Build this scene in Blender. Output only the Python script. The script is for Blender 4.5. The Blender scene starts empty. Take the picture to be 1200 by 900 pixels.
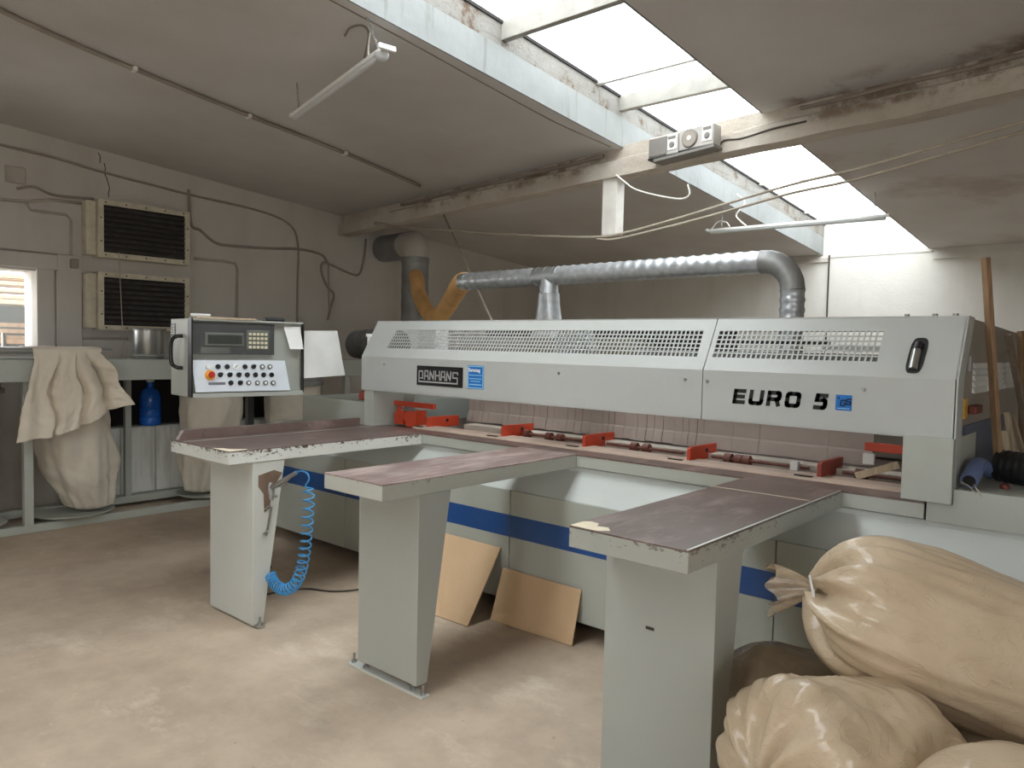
import bpy, bmesh, math, random
from mathutils import Vector, Matrix, noise
random.seed(7)
SC = bpy.context.scene
COL = SC.collection
PI = math.pi

# ------------------------------------------------------------------ camera
FPX, HCAM = 882.25, 1.5
def cam_rows(yaw, pitch, roll):
    cy, sy = math.cos(yaw), math.sin(yaw)
    f = Vector((-sy*math.cos(pitch), cy*math.cos(pitch), math.sin(pitch)))
    r = Vector((cy, sy, 0)); d = f.cross(r)
    c, s = math.cos(roll), math.sin(roll)
    return c*r+s*d, -s*r+c*d, f
CR, CD, CF = cam_rows(math.radians(41.2297), math.radians(-2.8677), math.radians(-1.2332))
CAMPOS = Vector((0, 0, HCAM))
cam = bpy.data.cameras.new('camera'); camo = bpy.data.objects.new('camera', cam); COL.objects.link(camo)
camo.matrix_world = Matrix(((CR.x, -CD.x, -CF.x, 0), (CR.y, -CD.y, -CF.y, 0), (CR.z, -CD.z, -CF.z, HCAM), (0, 0, 0, 1)))
cam.sensor_width = 36; cam.lens = FPX/1200*36; cam.clip_start = 0.05; cam.clip_end = 200
SC.camera = camo
def W(px, py, ax, v):
    """where the line of sight of a photo point meets the plane ax = v of the room"""
    d = CR*((px-600)/FPX) + CD*((py-450)/FPX) + CF
    i = 'xyz'.index(ax)
    return CAMPOS + d*((v-CAMPOS[i])/d[i])
BEAM_S, BEAM_C = .118, 4.41                      # front face of the concrete beam: y = BEAM_C - BEAM_S * x
def beam_y(x): return BEAM_C - BEAM_S*x
def WB(px, py, off=0.):
    d = CR*((px-600)/FPX) + CD*((py-450)/FPX) + CF
    n = Vector((BEAM_S, 1, 0)); return CAMPOS + d*((BEAM_C-off)/(n.dot(d)))
def zc(y): return 3.362 - .0807*y                # underside of the sloping roof
def WC(px, py, off=0.):
    d = CR*((px-600)/FPX) + CD*((py-450)/FPX) + CF
    n = Vector((0, .0807, 1)); return CAMPOS + d*((3.362-off-n.dot(CAMPOS))/(n.dot(d)))

# ------------------------------------------------------------------ materials
def L(r, g, b):
    f = lambda c: (c/255/12.92) if c/255 <= .04045 else ((c/255+.055)/1.055)**2.4
    return (f(r), f(g), f(b), 1)
class NT:
    def __init__(s, name):
        s.m = bpy.data.materials.new(name); s.m.use_nodes = True
        s.t = s.m.node_tree; s.n = s.t.nodes; s.l = s.t.links
        s.b = s.n['Principled BSDF']; s.out = s.n['Material Output']
        tc = s.n.new('ShaderNodeTexCoord'); s.co = tc.outputs['Object']
    def new(s, k, **kw):
        x = s.n.new(k)
        for a, v in kw.items():
            if a in x.inputs.keys(): x.inputs[a].default_value = v
            else: setattr(x, a, v)
        return x
    def link(s, a, b): s.l.new(a, b)
    def scaled(s, sc):
        mp = s.new('ShaderNodeMapping'); mp.inputs['Scale'].default_value = sc
        s.link(s.co, mp.inputs['Vector']); return mp.outputs[0]
    def noise(s, scale, detail=4, rough=.55, vec=None, dist=0.):
        n = s.new('ShaderNodeTexNoise'); n.inputs['Scale'].default_value = scale; n.inputs['Detail'].default_value = detail
        n.inputs['Roughness'].default_value = rough; n.inputs['Distortion'].default_value = dist
        s.link(vec or s.co, n.inputs['Vector']); return n.outputs['Fac']
    def ramp(s, fac, stops):
        r = s.new('ShaderNodeValToRGB'); e = r.color_ramp.elements
        while len(e) < len(stops): e.new(.5)
        for i, (p, c) in enumerate(stops):
            e[i].position = p; e[i].color = c if hasattr(c, '__len__') else (c, c, c, 1)
        s.link(fac, r.inputs['Fac']); return r.outputs['Color']
    def mix(s, fac, a, b, mode='MIX'):
        m = s.new('ShaderNodeMix', data_type='RGBA', blend_type=mode)
        for sock, v in ((m.inputs[0], fac), (m.inputs[6], a), (m.inputs[7], b)):
            if hasattr(v, 'is_output'): s.link(v, sock)
            else: sock.default_value = v
        return m.outputs[2]
    def math(s, op, a, b=0.):
        m = s.new('ShaderNodeMath', operation=op)
        for sock, v in ((m.inputs[0], a), (m.inputs[1], b)):
            if hasattr(v, 'is_output'): s.link(v, sock)
            else: sock.default_value = v
        return m.outputs[0]
    def xyz(s):
        x = s.new('ShaderNodeSeparateXYZ'); s.link(s.co, x.inputs[0]); return x.outputs
    def near(s, v, lo, hi, soft):
        """1 where lo < v < hi"""
        a = s.new('ShaderNodeMapRange', interpolation_type='SMOOTHSTEP'); a.inputs[1].default_value = lo-soft; a.inputs[2].default_value = lo
        b = s.new('ShaderNodeMapRange', interpolation_type='SMOOTHSTEP'); b.inputs[1].default_value = hi; b.inputs[2].default_value = hi+soft; b.inputs[3].default_value = 1; b.inputs[4].default_value = 0
        s.link(v, a.inputs[0]); s.link(v, b.inputs[0]); return s.math('MULTIPLY', a.outputs[0], b.outputs[0])
    def bump(s, h, strength=.3, dist=.01):
        b = s.new('ShaderNodeBump'); b.inputs['Strength'].default_value = strength; b.inputs['Distance'].default_value = dist
        s.link(h, b.inputs['Height']); s.link(b.outputs[0], s.b.inputs['Normal'])
    def done(s, col=None, rough=.5, metal=0., **kw):
        if col is not None:
            if hasattr(col, 'is_output'): s.link(col, s.b.inputs['Base Color'])
            else: s.b.inputs['Base Color'].default_value = col
        s.b.inputs['Roughness'].default_value = rough; s.b.inputs['Metallic'].default_value = metal
        for k, v in kw.items(): s.b.inputs[k.replace('_', ' ')].default_value = v
        return s.m
def simple(name, c, rough=.5, metal=0., var=.12, scale=6., bump=0., **kw):
    t = NT(name); n = t.noise(scale, 5)
    lo = tuple(x*(1-var) for x in c[:3])+(1,); hi = tuple(min(1, x*(1+var)) for x in c[:3])+(1,)
    col = t.ramp(n, [(.3, lo), (.7, hi)])
    if bump: t.bump(t.noise(scale*8, 4), bump, .004)
    return t.done(col, rough, metal, **kw)
M = {}
def mk_wall(name, base, dirt, z0=None):
    t = NT(name)
    a = t.ramp(t.noise(1.3, 6, .6), [(.3, base), (.75, tuple(x*.86 for x in base[:3])+(1,))])
    streak = t.noise(2.2, 5, .6, t.scaled((1.5, 1.5, .25)))
    a = t.mix(t.math('MULTIPLY', t.ramp(streak, [(.5, 0.), (.8, 1.)]), .3), a, dirt)
    x, y, z = t.xyz()[:3]
    low = t.math('MULTIPLY', t.near(z, -1, .35, .8), t.noise(3, 5, .7))
    a = t.mix(low, a, dirt)
    t.bump(t.math('ADD', t.noise(9, 6, .65), t.noise(45, 4)), .18, .012)
    return t.done(a, .9)
M['wall'] = mk_wall('whitewashed plaster', L(202, 197, 190), L(158, 147, 134))
M['wall_white'] = mk_wall('white plaster', L(222, 219, 212), L(176, 164, 148))
def mk_ceiling():
    t = NT('ceiling boards'); x, y, z = t.xyz()[:3]
    a = t.ramp(t.noise(.9, 5, .55), [(.3, L(204, 201, 199)), (.75, L(186, 181, 177))])
    # brown water marks beside the beam and round the leaking corner
    c = t.math('ADD', y, t.math('MULTIPLY', x, BEAM_S))
    m1 = t.math('MULTIPLY', t.near(c, 4.3, 4.5, .22), t.ramp(t.noise(2.6, 7, .7), [(.47, 0.), (.62, 1.)]))
    m1 = t.math('MULTIPLY', m1, t.near(x, -1.7, 3, .3))
    m2 = t.math('MULTIPLY', t.near(y, 5.0, 8.9, .6), t.ramp(t.noise(1.1, 7, .65), [(.56, 0.), (.68, 1.)]))
    m2 = t.math('MULTIPLY', m2, t.near(x, -2.1, -.3, .5))
    a = t.mix(t.math('MULTIPLY', m1, .75), a, L(112, 82, 58))
    a = t.mix(t.math('MULTIPLY', m2, .4), a, L(136, 106, 84))
    t.bump(t.noise(20, 5, .6), .2, .01)
    return t.done(a, .92)
M['ceiling'] = mk_ceiling()
def mk_floor():
    t = NT('dusty concrete')
    a = t.ramp(t.noise(.8, 8, .62), [(.3, L(164, 146, 128)), (.5, L(184, 166, 146)), (.72, L(200, 183, 162))])
    f = t.ramp(t.noise(5, 8, .7), [(.42, 0.), (.7, 1.)])
    a = t.mix(t.math('MULTIPLY', f, .42), a, L(146, 130, 112))
    g = t.ramp(t.noise(2.1, 9, .72, t.scaled((1, 1.6, 1))), [(.55, 0.), (.72, 1.)])
    a = t.mix(t.math('MULTIPLY', g, .5), a, L(222, 210, 190))
    v = t.new('ShaderNodeTexVoronoi', feature='DISTANCE_TO_EDGE'); v.inputs['Scale'].default_value = .55
    t.link(t.noise_vec() if hasattr(t, 'noise_vec') else t.co, v.inputs['Vector'])
    sp = t.ramp(t.noise(26, 2, .5), [(.74, 0.), (.78, 1.)])
    a = t.mix(t.math('MULTIPLY', sp, .35), a, L(110, 96, 82))
    t.bump(t.math('ADD', t.noise(4, 6, .6), t.math('MULTIPLY', t.noise(70, 3), .4)), .18, .01)
    return t.done(a, .72)
M['floor'] = mk_floor()
def mk_beam():
    t = NT('old concrete beam'); x, y, z = t.xyz()[:3]
    a = t.ramp(t.noise(2.5, 7, .65), [(.3, L(206, 199, 188)), (.72, L(172, 160, 146))])
    h = t.math('ADD', z, t.math('MULTIPLY', y, .0807))          # height measured against the roof slope
    top = t.near(h, 3.235, 3.5, .05)
    m = t.math('MULTIPLY', top, t.ramp(t.noise(5, 8, .72), [(.47, 0.), (.6, 1.)]))
    m = t.math('MULTIPLY', m, t.math('ADD', t.near(x, -5.4, -3.5, .5), t.near(x, -1.5, 3., .4)))
    m = t.math('MULTIPLY', m, .8)
    a = t.mix(m, a, L(118, 98, 80))
    t.bump(t.noise(14, 8, .7), .7, .02)
    return t.done(a, .9)
M['beam'] = mk_beam()
def mk_brick():
    t = NT('whitewashed brick curb'); x, y, z = t.xyz()[:3]
    a = t.ramp(t.noise(3, 6, .6), [(.3, L(140, 139, 134)), (.7, L(120, 114, 106))])
    m = t.ramp(t.noise(6, 9, .75), [(.55, 0.), (.64, 1.)])
    a = t.mix(t.math('MULTIPLY', m, .8), a, L(88, 62, 40))
    br = t.new('ShaderNodeTexBrick'); br.inputs['Scale'].default_value = 4.2; br.inputs['Mortar Size'].default_value = .012
    cb = t.new('ShaderNodeCombineXYZ'); t.link(y, cb.inputs[0]); t.link(z, cb.inputs[1]); t.link(cb.outputs[0], br.inputs['Vector'])
    t.bump(t.math('ADD', t.math('MULTIPLY', br.outputs['Fac'], -.5), t.noise(20, 8, .75)), .9, .02)
    return t.done(a, .9)
M['brick'] = mk_brick()
def mk_curb():
    t = NT('painted concrete curb')
    a = t.ramp(t.noise(2, 6, .6), [(.3, L(142, 145, 144)), (.75, L(124, 126, 124))])
    dr = t.ramp(t.noise(9, 5, .6, t.scaled((1, 2.2, .18))), [(.58, 0.), (.7, 1.)])
    a = t.mix(t.math('MULTIPLY', dr, .45), a, L(84, 80, 74))
    t.bump(t.noise(16, 6, .6), .3, .01)
    return t.done(a, .85)
M['curb'] = mk_curb()
def mk_paint(name, c, chip=None, amount=.5, rough=.42, zlim=None, dust=.25):
    t = NT(name); x, y, z = t.xyz()[:3]
    a = t.ramp(t.noise(1.7, 6, .6), [(.3, tuple(v*.93 for v in c[:3])+(1,)), (.7, c)])
    d = t.ramp(t.noise(4.5, 7, .7), [(.5, 0.), (.75, 1.)])
    a = t.mix(t.math('MULTIPLY', d, dust), a, L(160, 148, 130))
    if chip:
        n = t.noise(34, 9, .78, t.scaled((1, 1, 1.6)))
        n = t.math('ADD', n, t.math('MULTIPLY', t.math('SUBTRACT', t.noise(2.6, 3), .5), .35))
        if zlim:
            mr = t.new('ShaderNodeMapRange'); mr.inputs[1].default_value = zlim[0]; mr.inputs[2].default_value = zlim[1]
            t.link(z, mr.inputs[0]); n = t.math('ADD', n, t.math('MULTIPLY', mr.outputs[0], .16))
        k = t.ramp(n, [(amount, 0.), (amount+.02, 1.)])
        a = t.mix(k, a, chip)
    t.bump(t.noise(30, 4), .06, .004)
    return t.done(a, rough)
GREY = L(176, 180, 172)
M['paint'] = mk_paint('light grey machine paint', GREY)
M['hood'] = mk_paint('light grey hood paint', L(186, 189, 186), rough=.36, dust=.12)
M['slope'] = mk_paint('pale grey base paint', L(200, 205, 202), dust=.08)
M['leg'] = mk_paint('grey table leg paint', L(166, 169, 163), L(92, 84, 74), .76, dust=.15)
M['leg_white'] = mk_paint('worn white leg paint', L(198, 200, 194), L(96, 84, 72), .72, dust=.12)
M['apron'] = mk_paint('chipped grey apron paint', L(182, 184, 175), L(100, 92, 82), .74, zlim=(.87, .94))
M['apron_white'] = mk_paint('chipped white apron paint', L(216, 218, 212), L(70, 52, 44), .67, zlim=(.87, .94), dust=.08)
M['apron_right'] = mk_paint('scraped grey apron paint', L(166, 168, 160), L(112, 107, 98), .68, zlim=(.87, .94), dust=.4)
M['blue'] = mk_paint('blue stripe paint', L(28, 78, 142), dust=.06, rough=.35)
M['blue_dark'] = mk_paint('dark blue grey panel paint', L(70, 84, 112), dust=.15)
M['side'] = mk_paint('shade-browned side panel paint', L(150, 141, 128), dust=.2)  # brown of dim reflected light on the saw end put into the colour
def mk_brown():
    t = NT('brown film faced plywood')
    a = t.ramp(t.noise(1.6, 7, .62), [(.3, L(92, 75, 70)), (.7, L(120, 101, 94))])
    sc = t.ramp(t.noise(3.5, 8, .72, t.scaled((2.6, .8, 1))), [(.52, 0.), (.72, 1.)])
    a = t.mix(t.math('MULTIPLY', sc, .6), a, L(172, 150, 144))
    pat = t.ramp(t.noise(1.1, 5, .6), [(.56, 0.), (.66, 1.)])
    a = t.mix(t.math('MULTIPLY', pat, .25), a, L(188, 170, 160))
    t.bump(t.noise(40, 5), .05, .003)
    return t.done(a, .38)
M['brown'] = mk_brown()
def mk_brown_pale():
    t = NT('scratched pinkish plywood')
    a = t.ramp(t.noise(1.6, 7, .62), [(.3, L(120, 100, 96)), (.7, L(150, 130, 124))])
    sc = t.ramp(t.noise(3.2, 8, .74, t.scaled((3.2, .7, 1)), .4), [(.46, 0.), (.66, 1.)])
    a = t.mix(t.math('MULTIPLY', sc, .7), a, L(206, 188, 182))
    t.bump(t.noise(40, 5), .05, .003)
    return t.done(a, .4)
M['brown_pale'] = mk_brown_pale()
M['chipwood'] = simple('bare pale chipboard', L(226, 214, 188), .8, var=.1, scale=20)
def mk_galv():
    t = NT('galvanised sheet')
    v = t.new('ShaderNodeTexVoronoi'); v.inputs['Scale'].default_value = 26; t.link(t.co, v.inputs['Vector'])
    a = t.ramp(v.outputs['Distance'], [(0, L(214, 218, 222)), (1, L(176, 181, 186))])
    a = t.mix(t.math('MULTIPLY', t.noise(3, 5), .35), a, L(150, 142, 130))
    t.bump(t.noise(9, 4), .06, .006)
    return t.done(a, .36, .6)
M['galv'] = mk_galv()
M['galv_dusty'] = simple('dusty galvanised sheet', L(150, 150, 148), .5, .5, .15)
M['foil'] = simple('crinkled aluminium foil', L(205, 210, 214), .25, .9, .12, 14, .9)
M['steel'] = simple('steel', L(170, 170, 168), .32, .9, .1)
M['alu'] = simple('aluminium edge', L(206, 206, 202), .4, .6, .06)
M['orange_hose'] = simple('dusty orange hose', L(216, 168, 108), .55, 0, .15)
M['black'] = simple('black plastic', L(28, 28, 29), .4, 0, .15)
M['rubber'] = simple('dusty black rubber', L(58, 54, 50), .75, 0, .3, 30)
M['dark'] = simple('dark void', L(32, 29, 27), .85, 0, .2)
M['slat'] = simple('sooty heater slat', L(70, 66, 64), .6, .2, .35, 18)
M['red'] = simple('red machine paint', L(200, 72, 44), .5, 0, .14)
M['red_dark'] = simple('dusty red paint', L(150, 66, 52), .6, 0, .2)
M['roller'] = simple('reddish brown roller', L(116, 70, 58), .55, 0, .25, 30)
M['dust_strip'] = simple('dusty beige ledge', L(190, 168, 152), .8, 0, .12, 5)
M['cream_pale'] = simple('pale dusty strip', L(212, 202, 188), .7, 0, .12)
M['curtain'] = simple('dusty rubber curtain', L(166, 153, 145), .8, 0, .12, 3)
M['cream'] = simple('cream paint', L(120, 114, 98), .6, 0, .1)
M['white'] = simple('white paint', L(226, 226, 222), .5, 0, .06)
M['heater'] = simple('ivory heater casing', L(200, 192, 172), .6, 0, .15, 10)
M['rafter'] = simple('weathered rafter', L(150, 147, 140), .85, 0, .15, 10)
M['post'] = simple('white wooden post', L(224, 220, 212), .8, 0, .12, 8)
M['conduit'] = simple('painted conduit', L(172, 163, 152), .8, 0, .12)
M['conduit_dark'] = simple('grimy conduit', L(150, 140, 130), .8, 0, .15)
M['cable'] = simple('dark cable', L(70, 62, 56), .7, 0, .2)
M['rope'] = simple('pale cable sheath', L(176, 165, 150), .7, 0, .1, 30)
M['white_cable'] = simple('white cable', L(226, 224, 218), .5, 0, .05)
def mk_wood(name, a, b, sc=(18, 18, 1.4)):
    t = NT(name); n = t.noise(2.2, 6, .6, t.scaled(sc), 1.2)
    c = t.ramp(n, [(.3, a), (.7, b)]); t.bump(n, .15, .004)
    return t.done(c, .75)
M['stick'] = mk_wood('brown timber', L(126, 98, 72), L(158, 128, 98))
M['stick_pale'] = mk_wood('pale timber', L(176, 156, 130), L(206, 190, 164))
M['stick_grey'] = mk_wood('weathered timber', L(120, 106, 92), L(150, 134, 116))
M['ply'] = mk_wood('hardboard sheet', L(196, 164, 128), L(210, 180, 144), (1, 1, 1))
M['ply_edge'] = simple('hardboard edge', L(140, 108, 78), .8)
def mk_cloth(name, a, b):
    t = NT(name); n = t.noise(3, 6, .6)
    c = t.ramp(n, [(.3, a), (.7, b)])
    t.bump(t.math('ADD', t.noise(7, 5, .6, None, 1.), t.math('MULTIPLY', t.noise(160, 2), .15)), .35, .012)
    return t.done(c, .92, Sheen_Weight=.2)
M['cloth'] = mk_cloth('beige filter cloth', L(208, 197, 179), L(224, 213, 196))
M['cloth_grey'] = mk_cloth('grey beige bag cloth', L(198, 189, 173), L(216, 207, 191))
def mk_sack(name, a, b):
    t = NT(name)
    c = t.ramp(t.noise(2.4, 6, .6), [(.3, a), (.7, b)])
    f = t.ramp(t.noise(9, 5, .6), [(.45, 0.), (.7, 1.)])
    c = t.mix(t.math('MULTIPLY', f, .18), c, L(224, 208, 184))
    w = t.noise(5.5, 5, .55, t.scaled((1, 1, 1.5)), 2.2)
    rd = t.math('ABSOLUTE', t.math('SUBTRACT', w, .5))
    rd = t.ramp(rd, [(0., 1.), (.035, 0.)])
    t.bump(t.math('ADD', t.math('MULTIPLY', rd, .5), t.noise(9, 3, .5, None, 2.)), .30, .016)
    return t.done(c, .6, Coat_Weight=.6, Coat_Roughness=.14)
M['sack'] = mk_sack('clear plastic over sawdust', L(180, 159, 132), L(200, 180, 152))
M['sack_shaded'] = mk_sack('shade-toned plastic over sawdust', L(146, 128, 104), L(170, 150, 124))  # darker copy of the sack colour, shade painted in
def mk_film():
    t = NT('loose clear plastic'); tr = t.new('ShaderNodeBsdfTransparent'); mx = t.new('ShaderNodeMixShader')
    n = t.noise(18, 4, .6, t.scaled((.5, 2, 2)))
    t.link(t.ramp(n, [(.3, .35), (.7, .85)]), mx.inputs[0]); t.link(tr.outputs[0], mx.inputs[1]); t.link(t.b.outputs[0], mx.inputs[2])
    t.link(mx.outputs[0], t.out.inputs[0]); t.bump(n, .5, .01)
    return t.done(L(196, 176, 148), .3, Coat_Weight=.6)
M['film'] = mk_film()
def mk_glass(name, opac, col):
    t = NT(name); tr = t.new('ShaderNodeBsdfTransparent'); mx = t.new('ShaderNodeMixShader')
    tl = t.new('ShaderNodeBsdfTranslucent'); tl.inputs['Color'].default_value = col
    n = t.noise(1.6, 7, .65, t.scaled((1, .5, 1)))
    t.link(t.ramp(n, [(.3, opac*.5), (.75, opac*1.5)]), mx.inputs[0]); t.link(tr.outputs[0], mx.inputs[1]); t.link(tl.outputs[0], mx.inputs[2])
    t.link(mx.outputs[0], t.out.inputs[0]); return t.m
M['skyglass'] = mk_glass('wired skylight glass', .3, L(236, 242, 242))
M['glass'] = mk_glass('dusty window glass', .08, L(220, 224, 220))
M['bottle'] = simple('blue plastic', L(34, 96, 190), .2, 0, .15)
M['coil'] = simple('blue coil hose', L(60, 140, 196), .35, 0, .12)
M['lcd'] = simple('grey display', L(104, 106, 100), .25, 0, .15)
M['panel_dark'] = simple('dark grey fascia', L(74, 74, 74), .4, 0, .12)
M['panel_light'] = simple('pale button panel', L(214, 220, 226), .45, 0, .05)
M['key'] = simple('cream key', L(216, 208, 180), .5)
M['orange'] = simple('orange disc', L(232, 160, 60), .5)
M['estop'] = simple('red mushroom', L(170, 40, 26), .35)
M['paper'] = simple('white paper', L(236, 236, 234), .8, 0, .03)
M['ink'] = simple('grey ink', L(120, 120, 124), .8)
M['red_dim'] = simple('grimy red plastic', L(104, 46, 36), .6, 0, .15)
M['yellow'] = simple('brass yellow', L(206, 160, 60), .45, .2)
M['sticker'] = simple('blue sticker', L(20, 110, 190), .4, 0, .08)
M['sticker_light'] = simple('light blue sticker border', L(150, 205, 238), .4, 0, .04)
M['plate_letters'] = simple('silver letters', L(190, 190, 190), .4, .2, .06)
M['blackprint'] = simple('black print', L(22, 22, 24), .5, 0, .1)
M['diffuser'] = simple('frosted lamp cover', L(196, 198, 198), .35, 0, .04)
M['speaker'] = simple('silver speaker case', L(176, 172, 166), .45, .1, .1)
M['speaker_cone'] = simple('grey cone', L(150, 140, 130), .6)
M['grey_plastic'] = simple('grey plastic', L(120, 116, 110), .55)
M['blue_hose'] = simple('ribbed blue hose', L(92, 104, 140), .5, 0, .2)
M['ground'] = simple('yard gravel', L(206, 200, 190), .9, 0, .1)

# ------------------------------------------------------------------ mesh building
class MB:
    def __init__(s): s.bm = bmesh.new()
    def box(s, x0, x1, y0, y1, z0, z1):
        r = bmesh.ops.create_cube(s.bm, size=1)
        bmesh.ops.scale(s.bm, vec=(x1-x0, y1-y0, z1-z0), verts=r['verts'])
        bmesh.ops.translate(s.bm, vec=((x0+x1)/2, (y0+y1)/2, (z0+z1)/2), verts=r['verts']); return s
    def hexa(s, p):
        """8 corners: 4 of one face, then the 4 opposite ones"""
        v = [s.bm.verts.new(q) for q in p]
        for f in ((0, 1, 2, 3), (7, 6, 5, 4), (0, 4, 5, 1), (1, 5, 6, 2), (2, 6, 7, 3), (3, 7, 4, 0)): s.bm.faces.new([v[i] for i in f])
        return s
    def prism(s, pts, ax, a, b):
        """closed polygon in the plane across ax, swept from a to b"""
        def P(u, v, w): return {'x': (w, u, v), 'y': (u, w, v), 'z': (u, v, w)}[ax]
        A = [s.bm.verts.new(P(u, v, a)) for u, v in pts]; B = [s.bm.verts.new(P(u, v, b)) for u, v in pts]
        n = len(pts); s.bm.faces.new(A); s.bm.faces.new(B[::-1])
        for i in range(n): s.bm.faces.new((A[i], B[i], B[(i+1) % n], A[(i+1) % n]))
        return s
    def bar(s, p, q, w, h, up=Vector((0, 0, 1))):
        p, q = Vector(p), Vector(q); d = (q-p).normalized()
        a = d.cross(up); a = a.normalized() if a.length > 1e-4 else Vector((1, 0, 0)); b = a.cross(d)
        c = lambda o: [o+a*(i*w/2)+b*(j*h/2) for i, j in ((-1, -1), (1, -1), (1, 1), (-1, 1))]
        return s.hexa(c(p)+c(q))
    def tube(s, pts, r, seg=8, closed=False, cap=True):
        pts = [Vector(p) for p in pts]; n = len(pts); rings = []
        rr = r if hasattr(r, '__len__') else [r]*n
        prev = None
        for i, p in enumerate(pts):
            d = (pts[min(i+1, n-1)]-pts[max(i-1, 0)])
            d = d.normalized() if d.length > 1e-9 else Vector((0, 0, 1))
            if prev is None:
                a = d.cross(Vector((0, 0, 1)));  a = a if a.length > 1e-3 else d.cross(Vector((0, 1, 0)))
            else: a = prev - d*prev.dot(d)
            a.normalize(); prev = a; b = d.cross(a)
            rings.append([s.bm.verts.new(p+(a*math.cos(2*PI*k/seg)+b*math.sin(2*PI*k/seg))*rr[i]) for k in range(seg)])
        for i in range(n-1):
            for k in range(seg): s.bm.faces.new((rings[i][k], rings[i][(k+1) % seg], rings[i+1][(k+1) % seg], rings[i+1][k]))
        if cap: s.bm.faces.new(rings[0][::-1]); s.bm.faces.new(rings[-1])
        return s
    def cyl(s, p, q, r, seg=20, r2=None): return s.tube([p, q], [r, r if r2 is None else r2], seg)
    def lathe(s, prof, c, seg=32):
        """(radius, z) profile round a vertical axis at c"""
        rings = []
        for r, z in prof: rings.append([s.bm.verts.new((c[0]+r*math.cos(2*PI*k/seg), c[1]+r*math.sin(2*PI*k/seg), c[2]+z)) for k in range(seg)])
        for i in range(len(rings)-1):
            for k in range(seg): s.bm.faces.new((rings[i][k], rings[i][(k+1) % seg], rings[i+1][(k+1) % seg], rings[i+1][k]))
        s.bm.faces.new(rings[0][::-1]); s.bm.faces.new(rings[-1]); return s
    def grid(s, fn, nu, nv, wrap=False):
        V = [[s.bm.verts.new(fn(u/(nu if wrap else nu-1), v/(nv-1))) for u in range(nu)] for v in range(nv)]
        for j in range(nv-1):
            for i in range(nu if wrap else nu-1):
                s.bm.faces.new((V[j][i], V[j][(i+1) % nu], V[j+1][(i+1) % nu], V[j+1][i]))
        return V
def strokes(mb, lines, w, to3, depth, mitre=True):
    """letter strokes: polylines in 2D thickened to ribbons of width w and mapped into space by to3(u, v, d)"""
    for pl in lines:
        for (a, b) in zip(pl[:-1], pl[1:]):
            dx, dy = b[0]-a[0], b[1]-a[1]; n = math.hypot(dx, dy)
            if n < 1e-6: continue
            ux, uy = dx/n*w/2, dy/n*w/2
            c = [(a[0]-ux*.98-uy, a[1]-uy*.98+ux), (b[0]+ux*.98-uy, b[1]+uy*.98+ux), (b[0]+ux*.98+uy, b[1]+uy*.98-ux), (a[0]-ux*.98+uy, a[1]-uy*.98-ux)]
            mb.hexa([to3(p[0], p[1], 0) for p in c]+[to3(p[0], p[1], depth) for p in c])
def finish(name, mb, mat, off=(0, 0, 0), bevel=0., smooth=False, solid=0., sub=0):
    bm = mb.bm
    bmesh.ops.remove_doubles(bm, verts=bm.verts, dist=1e-6)
    bmesh.ops.recalc_face_normals(bm, faces=bm.faces)
    if any(off): bmesh.ops.translate(bm, vec=(-off[0], -off[1], -off[2]), verts=bm.verts)
    me = bpy.data.meshes.new(name); bm.to_mesh(me); bm.free()
    me.materials.append(M[mat] if isinstance(mat, str) else mat)
    o = bpy.data.objects.new(name, me); COL.objects.link(o)
    if smooth:
        for p in me.polygons: p.use_smooth = True
        if smooth != 'all':
            try: me.set_sharp_from_angle(angle=math.radians(40))
            except Exception: pass
    if solid: m = o.modifiers.new('solid', 'SOLIDIFY'); m.thickness = solid; m.offset = 0
    if sub: m = o.modifiers.new('sub', 'SUBSURF'); m.levels = m.render_levels = sub
    if bevel:
        m = o.modifiers.new('bevel', 'BEVEL'); m.width = bevel; m.segments = 2; m.limit_method = 'ANGLE'; m.angle_limit = math.radians(50)
    return o
def thing(name, label, cat, loc=(0, 0, 0), rotz=0., group=None):
    o = bpy.data.objects.new(name, None); COL.objects.link(o); o.empty_display_size = .1
    o.location = loc; o.rotation_euler = (0, 0, rotz); o['label'] = label; o['category'] = cat
    if group: o['group'] = group
    return o
def part(name, mb, mat, parent, local=False, label=None, **kw):
    root = parent
    while root.parent: root = root.parent
    off = (0, 0, 0) if local else tuple(root.location)
    if root.type == 'MESH': off = (0, 0, 0)
    o = finish(name, mb, mat, off, **kw); o.parent = parent
    if label: o['label'] = label
    return o
def solo(name, mb, mat, label, cat, group=None, **kw):
    """a thing that is one mesh; its origin is set to its base"""
    xs = [v.co.copy() for v in mb.bm.verts]
    c = Vector((sum(v.x for v in xs)/len(xs), sum(v.y for v in xs)/len(xs), min(v.z for v in xs)))
    o = finish(name, mb, mat, tuple(c), **kw); o.location = c
    o['label'] = label; o['category'] = cat
    if group: o['group'] = group
    return o
def struct(name, mb, mat, parent=None, **kw):
    o = finish(name, mb, mat, **kw)
    if parent: o.parent = parent
    else: o['kind'] = 'structure'
    return o
def smooth_path(pts, n=8):
    """Catmull-Rom through the points"""
    P = [Vector(p) for p in pts]; P = [P[0]*2-P[1]]+P+[P[-1]*2-P[-2]]; out = []
    for i in range(1, len(P)-2):
        a, b, c, d = P[i-1:i+3]
        for k in range(n):
            t = k/n
            out.append(.5*((2*b)+(c-a)*t+(2*a-5*b+4*c-d)*t*t+(3*b-a-3*c+d)*t**3))
    out.append(P[-2]); return out
def fbm(p, s=1.): return noise.fractal(Vector(p)*s, 1., 2., 4)

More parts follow.
